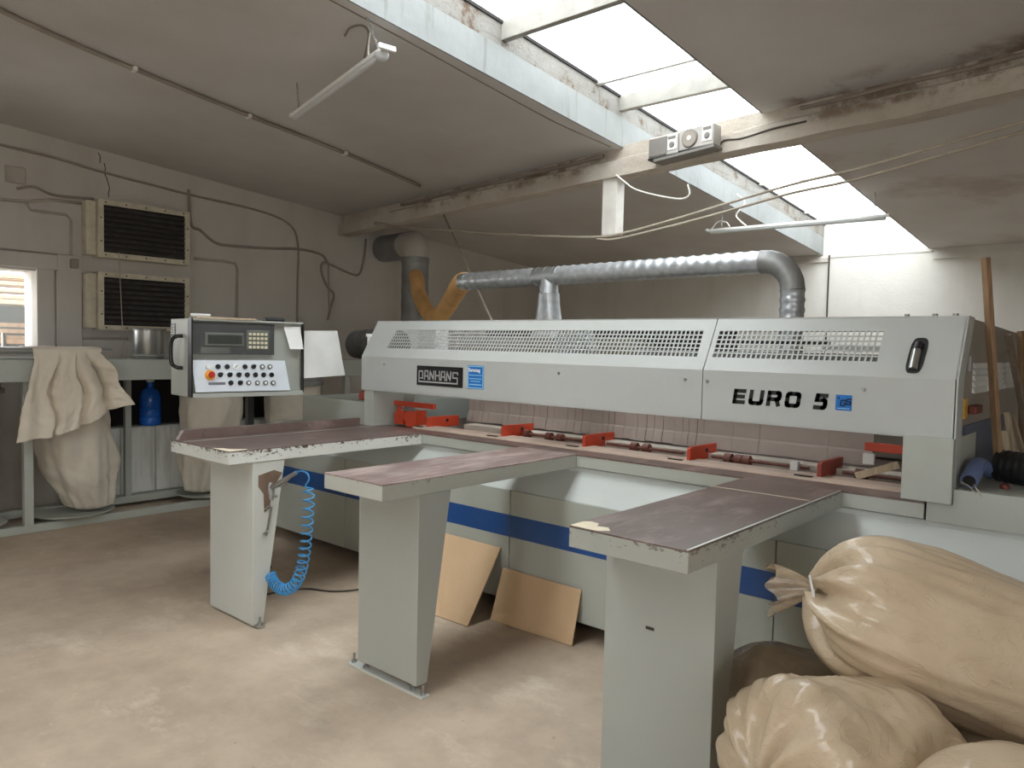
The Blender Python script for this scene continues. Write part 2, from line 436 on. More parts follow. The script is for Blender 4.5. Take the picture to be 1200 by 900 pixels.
# ================================================================== THE ROOM
XL, YB, XR, YF = -7.2, 9.0, 2.6, -3.0
SKL, SKR = -3.12, -2.02                                     # the skylight strip
struct('floor', MB().box(XL-.3, XR+.3, YF-.3, YB+.3, -.15, 0), 'floor')
struct('yard_ground', MB().box(-30, 20, -25, 30, -.3, -.16), 'ground')
mb = MB(); WY0, WY1, WZ0, WZ1 = .75, 2.13, 1.40, 2.045      # window hole in the left wall
mb.box(XL-.3, XL, YF-.3, WY0, 0, 3.7).box(XL-.3, XL, WY1, YB+.3, 0, 3.7).box(XL-.3, XL, WY0, WY1, 0, WZ0).box(XL-.3, XL, WY0, WY1, WZ1, 3.7)
struct('wall_left', mb, 'wall')
struct('wall_back', MB().box(XL-.3, XR+.3, YB, YB+.3, 0, 3.4), 'wall_white')
RY0, RY1, RZ0, RZ1 = -2.3, 0.6, 1.0, 2.2                    # unseen window added in the right wall for fill from behind
mb = MB().box(XR, XR+.3, YF-.3, RY0, 0, 3.7).box(XR, XR+.3, RY1, YB+.3, 0, 3.7).box(XR, XR+.3, RY0, RY1, 0, RZ0).box(XR, XR+.3, RY0, RY1, RZ1, 3.7)
struct('wall_right', mb, 'wall_white')
w3 = bpy.data.objects.new('fill_window', None); COL.objects.link(w3); w3['kind'] = 'structure'
for y in (RY0, -.85, RY1-.06): finish('fill_window_mullion', MB().box(XR+.08, XR+.14, y, y+.06, RZ0, RZ1), 'white').parent = w3
finish('glass_pane', MB().box(XR+.1, XR+.106, RY0, RY1, RZ0, RZ1), 'glass').parent = w3
mb = MB(); GX0, GX1, GZ = -1.2, -.2, 2.1                     # unseen open gate added behind the viewer for fill light
mb.box(XL-.3, GX0, YF-.3, YF, 0, 3.7).box(GX1, XR+.3, YF-.3, YF, 0, 3.7).box(GX0, GX1, YF-.3, YF, GZ, 3.7)
struct('wall_front', mb, 'wall_white')
def slab(x0, x1, y0, y1, lo, hi):
    return MB().prism([(y0, zc(y0)+lo), (y1, zc(y1)+lo), (y1, zc(y1)+hi), (y0, zc(y0)+hi)], 'x', x0, x1)
struct('ceiling', slab(XL-.2, SKL-.012, YF-.2, YB+.1, 0, .14), 'ceiling')
struct('ceiling_right', slab(SKR+.02, XR+.2, YF-.2, YB+.1, 0, .14), 'ceiling')
struct('trim_1', slab(SKL-.011, SKL, YF-.2, YB, -.001, .205), 'curb')
struct('trim_2', slab(SKL-.3, SKL, YF-.2, YB, .205, .36), 'brick')
struct('trim_3', slab(SKR, SKR+.25, YF-.2, YB, .005, .36), 'curb')
# cracked joint line beside the upstand
mb = MB(); pts = [WC(*p, .004) for p in ((360, -14), (480, 50), (565, 97), (650, 143), (715, 172))]
struct('trim_5', mb.tube(smooth_path(pts, 6), .0035, 6), 'conduit_dark')
# the skew concrete beam with its lower step
mb = MB(); x0, x1 = XL-.05, XR+.05
def bq(x, o, z): return (x, beam_y(x)+o, z)
def beam_piece(o0, o1, zt, zb):
    m = MB(); n = 40; V = []
    def prof(i):
        x = x0+(x1-x0)*i/n; y = beam_y(x)
        j = .012*fbm((x*2, o0*9, 1.3)); k = .010*fbm((x*2.3, 3.1, o1*7))
        return [(x, y+o0+j, zc(y)+zt), (x, y+o1, zc(y)+zt), (x, y+o1, zc(y)+zb+k), (x, y+o0+j, zc(y)+zb+k)]
    R = [[m.bm.verts.new(p) for p in prof(i)] for i in range(n+1)]
    for i in range(n):
        for k in range(4): m.bm.faces.new((R[i][k], R[i][(k+1) % 4], R[i+1][(k+1) % 4], R[i+1][k]))
    m.bm.faces.new(R[0]); m.bm.faces.new(R[-1][::-1]); return m
bm_ = struct('trim_4', beam_piece(-.10, .06, -.1, -.215), 'beam')
o = finish('upper_course', beam_piece(-.03, .06, .02, -.1), 'beam'); o.parent = bm_
# skylight
sky = bpy.data.objects.new('window_2', None); COL.objects.link(sky); sky['kind'] = 'structure'
def zp(y): return zc(y)+.36
ys = [-3.0, -1.4, .3, 1.9, 3.42, 4.70, 5.9, 7.15, 8.35, 9.0]
for i in range(len(ys)-1):
    a, b = ys[i], ys[i+1]
    finish('glass_pane', MB().prism([(a+.02, zp(a)), (b-.02, zp(b)), (b-.02, zp(b)+.008), (a+.02, zp(a)+.008)], 'x', SKL-.05, SKR+.05), 'skyglass').parent = sky
for y in (-1.4, .3, 1.9, 3.42, 4.70):
    finish('rafter', MB().prism([(y-.025, zp(y)-.115), (y+.025, zp(y)-.115), (y+.025, zp(y)-.004), (y-.025, zp(y)-.004)], 'x', SKL-.01, SKR+.01), 'rafter', bevel=.004).parent = sky
for y in (-2.2, 1.1, 2.65, 4.40, 5.9, 7.15, 8.35):
    finish('glazing_bar', MB().prism([(y-.018, zp(y)-.03), (y+.018, zp(y)-.03), (y+.018, zp(y)-.002), (y-.018, zp(y)-.002)], 'x', SKL-.01, SKR+.01), 'alu').parent = sky
mb = MB(); a, b = YF, YB
finish('edge_flashing', MB().prism([(a, zp(a)-.022), (b, zp(b)-.022), (b, zp(b)-.002), (a, zp(a)-.002)], 'x', SKL-.012, SKL+.012), 'dark').parent = sky
# left window with its surround
w1 = bpy.data.objects.new('window_1', None); COL.objects.link(w1); w1['kind'] = 'structure'
mb = MB().box(XL-.12, XL+.02, WY1, WY1+.135, .9, WZ1+.03)
finish('window_jamb', mb, 'wall', bevel=.006).parent = w1
finish('window_head', MB().box(XL-.12, XL+.035, .6, WY1+.155, WZ1+.02, WZ1+.145), 'wall', bevel=.006).parent = w1
finish('window_sill', MB().box(XL-.2, XL+.06, .7, WY1+.1, WZ0-.03, WZ0), 'wall', bevel=.006).parent = w1
finish('glass_pane', MB().box(XL-.11, XL-.1, WY0, WY1, WZ0, WZ1), 'glass').parent = w1
finish('mullion', MB().box(XL-.13, XL-.09, 1.91, 1.935, WZ0, 1.52), 'post').parent = w1
mb = MB().box(XL-.01, XL+.03, 2.285, 2.475, .9, 2.20).box(XL-.01, XL+.036, 2.275, 2.29, .9, 2.06)
struct('trim_6', mb, 'wall', bevel=.006)
# seams of the back wall boarding
mb = MB(); p = W(972, 300, 'y', YB-.004); mb.box(p.x-.008, p.x+.008, YB-.012, YB, .9, 2.63)
struct('trim_7', mb, 'cable')
struct('trim_8', MB().box(-7.2, -3.06, YB-.03, YB, 2.55, 2.6), 'wall')
struct('trim_9', MB().box(-1.97, XR, YB-.03, YB, 2.52, 2.565), 'wall_white')
struct('trim_10', MB().box(-3.05, -1.97, YB-.006, YB, 2.60, 2.612), 'wall')
# flat dark sheet standing in for the alcove's darkness below the filter house
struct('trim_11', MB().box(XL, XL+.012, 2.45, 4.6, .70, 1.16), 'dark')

# ================================================================== PANEL SAW
saw = thing('panel_saw', 'long grey beam saw with blue stripe, sloping mesh hood and red clamps', 'machine', (-2.4, 4.0, 0))
T = .94
prof = [(3.10, .10), (3.10, .711), (3.215, .845), (3.215, .868), (4.9, .868), (4.9, .10)]
part('base_body', MB().prism(prof, 'x', -5.3, 2.2), 'slope', saw, bevel=.004)
part('plinth', MB().box(-5.2, 2.1, 3.3, 4.85, 0, .10), 'dark', saw)
edges = [-5.3, -4.2, -2.70, -1.212, .28, 2.2]
for a, b in zip(edges[:-1], edges[1:]):
    fp = part('front_panel', MB().box(a+.003, b-.003, 3.088, 3.101, .098, .709), 'paint', saw, bevel=.002)
    part('stripe', MB().box(a+.003, b-.003, 3.0865, 3.0885, .452, .573), 'blue', fp, label='blue painted stripe')
# small dark screw holes and marks low on the right panel
for px, py in ((897, 756), (911, 761), (922, 763)):
    p = W(px, py, 'y', 3.087); part('screw', MB().cyl((p.x, 3.082, p.z), (p.x, 3.089, p.z), .005, 10), 'black', saw)
part('apron', MB().box(-4.2, -.69, 3.190, 3.215, .874, .934), 'paint', saw, bevel=.002)
part('apron', MB().box(-.682, -.5935, 3.2, 3.30, .8685, .941), 'paint', saw)
part('bed_edge', MB().box(-4.2, -.69, 3.188, 3.33, .932, T), 'brown', saw)
part('bed_ledge', MB().prism([(3.33, .868), (3.33, .946), (3.36, .955), (3.47, .955), (3.47, .868)], 'x', -3.80, -.77), 'dust_strip', saw, bevel=.006)
part('bed_floor', MB().box(-4.2, -.6, 3.47, 4.85, .868, .925), 'brown', saw)
part('rear_strip', MB().box(-3.55, -.77, 3.572, 3.69, .925, .972), 'cream_pale', saw)
part('end_block', MB().box(-.594, 2.2, 3.2, 4.9, .868, 1.0), 'paint', saw)
part('step_box', MB().box(-5.04, -4.25, 3.3, 4.4, .868, 1.085), 'paint', saw, bevel=.006)
part('knob', MB().lathe([(.02, 0), (.045, .005), (.05, .03), (.04, .06), (.015, .07)], (-4.42, 3.42, 1.085), 20), 'red_dark', saw, label='dark red round knob', smooth=True)
# red clamp plates in the bed
for px, x in ((510, -3.70), (590, -3.03), (687, -2.423), (808, -1.784)):
    part('clamp_plate', MB().prism([(3.375, .945), (3.375, 1.012), (3.40, 1.020), (3.665, 1.016), (3.665, .945)], 'x', x-.009, x+.009), 'red', saw, bevel=.002)
    part('clamp_bolt', MB().cyl((x-.014, 3.55, .99), (x+.014, 3.55, .99), .011, 10), 'black', saw)
part('clamp_plate', MB().prism([(3.375, .945), (3.375, 1.012), (3.40, 1.020), (3.665, 1.016), (3.665, .945)], 'x', -1.158, -1.138), 'red_dark', saw, bevel=.002)
for x in (-3.70, -3.03, -2.423, -1.784, -1.148):
    part('slot', MB().box(x-.10, x-.02, 3.345, 3.365, .953, .9565), 'black', saw)
for px, py in ((645, 505), (662, 509), (679, 510), (758, 521), (776, 522), (861, 535), (875, 536), (891, 535.5), (1017, 552), (1029, 549)):
    p = W(px, py, 'z', .965)
    part('roller', MB().cyl((p.x-.018, 3.54, .962), (p.x+.018, 3.54, .962), .026, 16), 'roller', saw, smooth=True)
for a, b in ((-3.0, -2.55), (-2.38, -1.9), (-1.74, -1.25), (-1.1, -.80)):
    part('roller_shaft', MB().cyl((a, 3.54, .962), (b, 3.54, .962), .008, 10), 'roller', saw, smooth=True)
part('post_block', MB().box(-1.325, -1.29, 3.50, 3.53, .925, .99), 'white', saw)
part('offcut', MB().bar((-1.02, 3.46, .965), (-.86, 3.50, 1.03), .02, .03), 'stick_pale', saw)
# left red mechanism
part('clamp_bar', MB().box(-4.215, -3.66, 3.39, 3.42, 1.072, 1.106), 'red', saw, bevel=.003)
mb = MB().box(-4.02, -3.93, 3.36, 3.44, .95, 1.03).box(-3.90, -3.80, 3.36, 3.46, .94, 1.05)
mb.bar((-4.0, 3.38, 1.05), (-3.84, 3.38, .97), .03, .05)
part('clamp_body', mb, 'red', saw, bevel=.003)
part('clamp_post', MB().box(-4.13, -4.08, 3.36, 3.42, .925, 1.06), 'black', saw, bevel=.004)
part('clamp_lever', MB().bar((-3.92, 3.345, 1.055), (-3.78, 3.345, 1.06), .012, .012), 'steel', saw)
part('clamp_bar', MB().box(-.995, -.83, 3.48, 3.50, 1.078, 1.115), 'red', saw, bevel=.003)
part('sensor', MB().box(-1.0, -.955, 3.48, 3.50, 1.02, 1.066), 'white', saw)
# rubber strip curtain
mb = MB(); x = -3.63; CYY = 3.70
while x < -1.02:
    wd = random.uniform(.035, .075) if x < -1.9 else random.uniform(.11, .2)
    xa, xb = x, min(x+wd, -1.02)-(.0025 if x < -1.9 else .0004); d = random.uniform(-.003, .003); zb = .984+random.uniform(-.003, .003)
    k = random.uniform(.0, .006) if x < -1.9 else 0
    rows = [(1.27, 0, 0), (1.055, -.001, 0), (1.045, -.008, .002), (zb, -.022, .010)]
    for (z1, o1, k1), (z2, o2, k2) in zip(rows[:-1], rows[1:]):
        mb.hexa([(xa+k*k1*60, CYY+d+o1, z1), (xb+k*k1*60, CYY+d+o1, z1), (xb+k*k1*60, CYY+d+o1+.004, z1), (xa+k*k1*60, CYY+d+o1+.004, z1), (xa+k*k2*60, CYY+d+o2, z2), (xb+k*k2*60, CYY+d+o2, z2), (xb+k*k2*60, CYY+d+o2+.004, z2), (xa+k*k2*60, CYY+d+o2+.004, z2)])
    x += wd
cu = part('strip_curtain', mb, 'curtain', saw); cu['kind'] = 'stuff'
# posts that carry the hood
part('hood_post', MB().box(-4.16, -4.06, 3.21, 3.60, .93, 1.19), 'paint', saw, bevel=.004)
part('hood_post', MB().box(-4.06, -3.95, 3.48, 3.52, .93, 1.19), 'paint', saw)
part('hood_post', MB().box(-.770, -.597, 3.178, 3.60, .943, 1.19), 'paint', saw, bevel=.003)
part('post_foot', MB().cyl((-.757, 3.20, .93), (-.757, 3.20, .945), .010, 10), 'black', saw)
# hood: two sheet metal sections with mesh windows
Y0, Z0, Y1, Z1, ZB = 3.20, 1.410, 3.337, 1.655, 1.186
def sl(z, d=0.):
    """point on the sloping panel at height z, pushed d along its outward normal"""
    t = (z-Z0)/(Z1-Z0); n = math.hypot(Z1-Z0, Y1-Y0)
    return Y0+(Y1-Y0)*t-d*(Z1-Z0)/n, z+d*(Y1-Y0)/n
def slope_piece(mb, x0, x1, za, zb, th=.008, xs=None):
    """xs: x ends at the top when the piece is slanted"""
    ya, zza = sl(za); yb, zzb = sl(zb); yc, zzc = sl(zb, -th); yd, zzd = sl(za, -th)
    xa, xb = xs or (x0, x1)
    mb.hexa([(x0, ya, zza), (x1, ya, zza), (x1, yd, zzd), (x0, yd, zzd), (xa, yb, zzb), (xb, yb, zzb), (xb, yc, zzc), (xa, yc, zzc)])
GZ0, GZ1 = 1.470, 1.594
def hood(x0, x1, g0, g1, g0t, g1t):
    mb = MB()
    mb.box(x0, x1, Y0, Y0+.008, ZB, Z0)                     # front sheet
    mb.box(x0, x1, Y0, Y0+.05, ZB-.004, ZB+.004)            # bottom return
    slope_piece(mb, x0, x1, Z0, GZ0); slope_piece(mb, x0, x1, GZ1, Z1)
    slope_piece(mb, x0, g0, GZ0, GZ1, xs=(x0, g0t)); slope_piece(mb, g1, x1, GZ0, GZ1, xs=(g1t, x1))
    mb.box(x0, x1, Y1-.004, Y1+.05, Z1-.008, Z1)            # top return
    h = part('hood_panel', mb, 'hood', saw)
    g = MB(); nc = round((g1-g0)/.0233)
    for i in range(1, nc):
        xa = g0+(g1-g0)*i/nc; xt = g0t+(g1t-g0t)*i/nc
        slope_piece(g, xa-.0035, xa+.0035, GZ0, GZ1, .003, (xt-.0035, xt+.0035))
    for j in range(1, 6):
        z = GZ0+(GZ1-GZ0)*j/6; slope_piece(g, min(g0, g0t), max(g1, g1t), z-.0028, z+.0028, .003)
    part('mesh_grille', g, 'hood', h)
    return h
hl = hood(-4.178, -1.634, -3.955, -1.682, -3.935, -1.688)
hr = hood(-1.629, -.602, -1.632, -.892, -1.638, -.890) if False else hood(-1.629, -.602, -1.605, -.892, -1.605, -.890)
for x in (-3.939, -2.472, -1.721):
    part('hood_screw', MB().cyl((x, 3.194, 1.362), (x, 3.201, 1.362), .0075, 12), 'steel', hl)
for x in (-1.608, -.928):
    part('hood_screw', MB().cyl((x, 3.194, 1.359), (x, 3.201, 1.359), .0075, 12), 'steel', hr)
for x in (-1.46, -1.1): pass
for px in (1063, 1096, 1120):
    p = W(px, 371, 'y', Y1+.02); part('hood_screw', MB().cyl((p.x, Y1+.02, Z1-.002), (p.x, Y1+.02, Z1+.010), .010, 12), 'steel', hr)
# recessed oval with the key cylinder
ov = MB(); n = 28
def oval_pt(k, r, d):
    a = 2*PI*k/n; cx, cz, hx, hz = -.751, 1.4975, .031, .070
    ex = hx*r*math.copysign(abs(math.cos(a))**.55, math.cos(a)); ez = hz*r*math.copysign(abs(math.sin(a))**.55, math.sin(a))
    y, z = sl(cz+ez, d); return (cx+ex+ez*.07, y, z)
R1 = [ov.bm.verts.new(oval_pt(k, 1.0, .0015)) for k in range(n)]; R2 = [ov.bm.verts.new(oval_pt(k, .93, .0015)) for k in range(n)]; R3 = [ov.bm.verts.new(oval_pt(k, .86, .0012)) for k in range(n)]
for A, B in ((R1, R2), (R2, R3)):
    for k in range(n): ov.bm.faces.new((A[k], A[(k+1) % n], B[(k+1) % n], B[k]))
ov.bm.faces.new(R3); part('key_recess', ov, 'black', hr)
kc = MB(); ya, za = sl(1.442, .004); yb, zb = sl(1.517, .004); kc.tube([(-.756, ya, za), (-.754, yb, zb)], .017, 18)
part('key_cylinder', kc, 'steel', hr, smooth=True)
kc = MB(); ya, za = sl(1.519, .004); yb, zb = sl(1.545, .004); kc.tube([(-.754, ya, za), (-.750, yb, zb)], .016, 18)
part('key_cap', kc, 'black', hr, smooth=True)
# end panels
poly = [(Y0+.012, ZB), (Y0+.012, Z0), (Y1+.008, Z1-.004), (4.88, 1.615), (4.88, 1.0), (3.30, 1.0), (3.30, ZB)]
ep = part('end_panel', MB().prism(poly, 'x', -.622, -.604), 'side', saw)
part('end_trim', MB().prism([(Y0, ZB), (Y0, Z0), (Y1, Z1), (Y1+.11, Z1-.003), (Y0+.10, Z0), (Y0+.10, 1.0), (Y0+.03, 1.0), (Y0+.03, ZB)], 'x', -.606, -.596), 'hood', ep)
part('lower_panel', MB().box(-.606, -.598, 3.36, 4.3, 1.001, 1.227), 'blue_dark', ep, label='dark blue lower panel')
for k in range(5):
    z = 1.352+.025*k
    for a, b in ((3.50, 3.78), (3.82, 4.2), (4.25, 4.6)):
        part('louvre', MB().hexa([(-.605, a, z), (-.605, b, z), (-.605, b, z+.021), (-.605, a, z+.021), (-.592, a, z-.002), (-.592, b, z-.002), (-.600, b, z+.020), (-.600, a, z+.020)]), 'white', ep)
part('switch_plate', MB().box(-.605, -.596, 3.335, 3.395, 1.255, 1.335), 'yellow', ep, bevel=.003)
part('switch_knob', MB().box(-.600, -.57, 3.42, 3.55, 1.270, 1.305), 'red_dim', ep, bevel=.006)
part('latch', MB().box(-.603, -.592, 3.385, 3.40, 1.44, 1.50), 'steel', ep)
poly2 = [(Y0+.012, ZB), (Y0+.012, Z0), (Y1+.008, Z1-.004), (3.75, 1.655), (3.75, ZB)]
part('end_panel', MB().prism(poly2, 'x', -4.176, -4.165), 'hood', saw)
mb = MB().cyl((-4.19, 3.27, 1.44), (-4.19, 3.27, 1.545), .012, 12).cyl((-4.19, 3.27, 1.545), (-4.19, 3.27, 1.565), .022, 12).box(-4.20, -4.14, 3.262, 3.278, 1.43, 1.46)
part('hinge_pin', mb, 'white', saw)
# what shows through the mesh
part('saw_beam', MB().box(-3.80, -2.35, 3.76, 3.98, 1.28, 1.566), 'cream', saw, bevel=.004)
part('motor_box', MB().box(-3.90, -3.72, 3.46, 3.58, 1.40, 1.600), 'white', saw, bevel=.004)
part('saw_beam', MB().box(-2.35, -1.25, 3.76, 3.98, 1.28, 1.50), 'galv_dusty', saw, bevel=.004)
part('guide_rail', MB().box(-1.25, -.63, 3.62, 3.68, 1.515, 1.54), 'alu', saw)
part('guide_rail', MB().box(-1.25, -.63, 3.74, 3.82, 1.30, 1.497), 'galv_dusty', saw)
part('guide_rail', MB().box(-2.25, -1.25, 3.70, 3.76, 1.535, 1.56), 'dark', saw)
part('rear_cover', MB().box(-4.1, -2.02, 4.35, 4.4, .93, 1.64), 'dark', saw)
part('inner_hopper', MB().prism([(-2.78, 1.30), (-2.42, 1.30), (-2.52, 1.64), (-2.68, 1.64)], 'y', 3.47, 3.56), 'galv', saw)
part('rear_housing', MB().box(-4.1, -.65, 4.42, 4.85, .93, 1.50), 'side', saw, bevel=.01)
# bellows hose into the left end
mb = MB(); pts, rs = [], []
for i in range(57):
    t = i/56; pts.append((-4.66+.50*t, 3.52, 1.49)); rs.append((.098+.012*math.sin(PI*t))+(.007 if i % 4 < 2 else -.004))
part('bellows', mb.tube(pts, rs, 28), 'rubber', saw, label='ribbed dark bellows', smooth=True)
# ---- writing on the hood
def front3(x0, z0, sx, sz, shear=0., y=3.2):
    return lambda u, v, d: Vector((x0+u*sx+v*sz*shear, y-.0004-d, z0+v*sz))
E_ = [[(1, 1), (0, 1), (0, 0), (1, 0)], [(0, .5), (.92, .5)]]
U_ = [[(0, 1), (0, .2), (.06, .06), (.2, 0), (.8, 0), (.94, .06), (1, .2), (1, 1)]]
R_ = [[(0, 0), (0, 1), (.82, 1), (.95, .93), (1, .82), (1, .62), (.94, .5), (.82, .44), (0, .44)], [(.75, .44), (.97, 0)]]
O_ = [[(.2, 0), (.8, 0), (.94, .06), (1, .2), (1, .8), (.94, .94), (.8, 1), (.2, 1), (.06, .94), (0, .8), (0, .2), (.06, .06), (.2, 0)]]
F_ = [[(1, 1), (.12, 1), (.08, .62), (.82, .62), (.95, .55), (1, .42), (1, .2), (.94, .06), (.8, 0), (.02, 0)]]
for gl, px0, px1 in ((E_, 859, 873), (U_, 877.5, 894), (R_, 898.5, 914.5), (O_, 920, 937.5), (F_, 953.5, 969)):
    a = W(px0, 472, 'y', 3.2).x; b = W(px1, 472, 'y', 3.2).x
    wd = b-a-.0155
    lines = [[(u*wd, v*.050) for u, v in l] for l in gl]
    lt = MB(); strokes(lt, lines, .0175, (lambda a: lambda u, v, d: Vector((a+.006+u+v*.13, 3.1996-d, 1.273+v)))(a), .001); part('letter', lt, 'blackprint', hr)

st = part('test_sticker', MB().box(-1.034, -.970, 3.1985, 3.2005, 1.267, 1.331), 'sticker', hr, label='square blue sticker with dark letters GS', bevel=.0008)
g = MB()
G_ = [[(.9, .85), (.75, 1), (.2, 1), (0, .8), (0, .2), (.2, 0), (.75, 0), (.95, .2), (.95, .5), (.55, .5)]]
S_ = [[(.95, .85), (.8, 1), (.2, 1), (.02, .85), (.02, .65), (.2, .52), (.8, .48), (.97, .35), (.97, .15), (.8, 0), (.15, 0), (0, .15)]]
strokes(g, [[(u*.019, v*.022) for u, v in l] for l in G_], .0045, front3(-1.014, 1.287, 1, 1, .1, 3.1983), .0006)
strokes(g, [[(u*.018, v*.022) for u, v in l] for l in S_], .0045, front3(-.992, 1.293, 1, 1, .1, 3.1983), .0006)
g.box(-1.026, -1.018, 3.1975, 3.1984, 1.314, 1.321)
part('sticker_letters', g, 'blackprint', st)
part('sticker_line', MB().box(-1.026, -.978, 3.1977, 3.1984, 1.274, 1.2765), 'sticker_light', st)
pl_ = part('name_plate', MB().box(-3.607, -3.196, 3.196, 3.2005, 1.243, 1.366), 'black', hl, bevel=.001, label='black name plate with silver outlined letters PANHANS')
lt = MB()
A_ = [[(0, 0), (.14, 1), (.86, 1), (1, 0)], [(.07, .38), (.93, .38)]]
N_ = [[(0, 0), (.05, 1), (.86, 0), (1, 1)]]
H_ = [[(0, 0), (0, 1)], [(1, 0), (1, 1)], [(0, .5), (1, .5)]]
px_ = [(-3.534, A_), (-3.484, N_), (-3.433, H_), (-3.383, A_), (-3.333, N_)]
fz = front3(0, 0, 1, 1, 0, 3.1962)
for a, gl in px_: strokes(lt, [[(a+u*.036, 1.282+v*.053) for u, v in l] for l in gl], .0085, fz, .0008)
strokes(lt, [[(-3.585, 1.264), (-3.585, 1.332), (-3.550, 1.332), (-3.550, 1.288), (-3.572, 1.288)]], .0085, fz, .0008)
strokes(lt, [[(-3.585, 1.266), (-3.240, 1.266), (-3.240, 1.300), (-3.278, 1.300), (-3.278, 1.332), (-3.238, 1.332), (-3.238, 1.322)]], .0085, fz, .0008)
part('plate_letters', lt, 'plate_letters', pl_)
sk = part('dealer_sticker', MB().box(-3.158, -3.024, 3.1985, 3.2005, 1.243, 1.382), 'sticker', hl, bevel=.0008, label='upright blue dealer sticker with pale border and white print')
b = MB(); q = .006
b.box(-3.155, -3.027, 3.1975, 3.1988, 1.379-q, 1.379).box(-3.155, -3.027, 3.1975, 3.1988, 1.246, 1.246+q).box(-3.155, -3.155+q, 3.1975, 3.1988, 1.246, 1.379).box(-3.027-q, -3.027, 3.1975, 3.1988, 1.246, 1.379)
part('sticker_border', b, 'sticker_light', sk)
b = MB()
for z, x0, x1, h in ((1.322, -3.142, -3.04, .0045), (1.301, -3.142, -3.042, .0045), (1.286, -3.132, -3.052, .0045), (1.265, -3.142, -3.040, .007)):
    b.box(x0, x1, 3.1977, 3.1984, z, z+h)
part('sticker_print', b, 'sticker_light', sk)
def text_mesh(body, size, to3, depth=.0004, bold=.0):
    cu = bpy.data.curves.new('text', 'FONT'); cu.body = body; cu.size = size; cu.offset = bold; cu.extrude = 0
    o = bpy.data.objects.new('text', cu); COL.objects.link(o)
    dg = bpy.context.evaluated_depsgraph_get(); me = bpy.data.meshes.new_from_object(o.evaluated_get(dg))
    bpy.data.objects.remove(o); m = MB(); m.bm.from_mesh(me); bpy.data.meshes.remove(me)
    for v in m.bm.verts: v.co = to3(v.co.x, v.co.y, 0)
    return m
part('sticker_title', text_mesh('Samstag', .030, lambda u, v, d: Vector((-3.150+u, 3.1978, 1.345+v)), bold=.0008), 'paper', sk)

# ================================================================== EXTENSION TABLES
FY, BY = 1.893, 3.19
def table(label, x0, x1, top, apr, leg, lx0, lx1, ly, plate):
    t = thing('extension_table', label, 'table', ((x0+x1)/2, 2.2, 0), 0, 'extension tables of the saw')
    part('tabletop', MB().box(x0, x1, FY, BY-.002, T-.006, T), top, t, bevel=.0015)
    part('apron', MB().box(x0, x1, FY, BY-.004, T-.068, T-.006), apr, t, bevel=.002)
    part('leg', MB().prism([(ly, T-.069), (ly+.185, T-.069), (ly+.062, .055 if plate else .012), (ly, .055 if plate else .012)], 'x', lx0, lx1), leg, t, bevel=.003)
    if plate:
        f = part('foot_plate', MB().box(lx0-.09, lx1-.005+.03, ly+.012, ly+.058, 0, .012), 'leg_white', t, bevel=.002)
        for x in (lx0-.07, lx0+.02, lx1-.06, lx1+.005):
            part('foot_bolt', MB().cyl((x, ly+.035, .012), (x, ly+.035, .055), .006, 10).cyl((x, ly+.035, .012), (x, ly+.035, .024), .013, 6), 'steel', f)
    else:
        for x in (lx1+.022,):
            f = part('foot_stud', MB().cyl((x, ly+.03, 0), (x, ly+.03, .018), .022, 16), 'steel', t)
            part('foot_nut', MB().cyl((x, ly+.03, .018), (x, ly+.03, .03), .014, 6).cyl((x, ly+.03, .018), (x, ly+.03, .056), .007, 10), 'steel', f)
    if not plate: part('foot_pad', MB().box(lx0+.01, lx1+.03, ly+.008, ly+.052, 0, .012), 'steel', t)
    return t
def patch(name, pts, t, mat='chipwood'):
    part(name, MB().prism(pts, 'z', T+.0002, T+.0012), mat, t)
tl = table('left extension table of the saw with fence strip, chipped white edge and hung air gun', -4.18, -3.541, 'brown', 'apron_white', 'leg_white', -4.0, -3.545, 2.03, False)
part('fence', MB().prism([(FY+.02, T), (FY+.055, T+.052), (3.16, T+.052), (3.16, T)], 'x', -4.172, -4.135), 'brown', tl, bevel=.002, label='raised brown fence strip')
part('edge_strip', MB().box(-4.045, -4.037, FY+.005, 3.18, T, T+.0015), 'alu', tl)
for y in (2.06, 2.75): part('fence_screw', MB().cyl((-4.137, y, T+.03), (-4.130, y, T+.03), .006, 10), 'steel', tl)
patch('chipped_patch', [(-3.72, FY+.002), (-3.60, FY+.003), (-3.545, FY+.006), (-3.55, FY+.10), (-3.57, FY+.12), (-3.61, FY+.05), (-3.67, FY+.04)], tl)
patch('bare_leg_patch', [], tl) if False else None
mb = MB().prism([(2.06, .80), (2.15, .82), (2.20, .80), (2.14, .72), (2.125, .62), (2.095, .60), (2.09, .70), (2.06, .74)], 'x', -3.546, -3.5435)
part('bare_patch', mb, simple('bare brown wood', L(112, 92, 76), .7, 0, .15, 20), tl)
tm = table('middle extension table of the saw with scratched pinkish top on a bolted foot plate', -2.722, -2.331, 'brown_pale', 'apron', 'leg', -2.735, -2.333, 2.09, True)
tr_ = table('right extension table of the saw, nearest, with torn pale corner and metal edge strip', -1.406, -.990, 'brown', 'apron_right', 'leg', -1.395, -.998, 2.09, False)
part('edge_strip', MB().box(-.998, -.990, FY, BY-.01, T, T+.002), 'alu', tr_)
part('edge_groove', MB().box(-1.004, -.999, FY, BY-.01, T, T+.0008), 'black', tr_)
part('joint_line', MB().box(-1.404, -1.01, 2.875, 2.879, T, T+.0008), 'chipwood', tr_)
patch('torn_patch', [(-1.405, FY+.003), (-1.30, FY+.002), (-1.272, FY+.03), (-1.30, FY+.062), (-1.335, FY+.05), (-1.352, FY+.085), (-1.385, FY+.09), (-1.405, FY+.07)], tr_)
part('leg_mark', MB().box(-1.235, -1.205, 2.0885, 2.09, .60, .61), 'rubber', tr_)

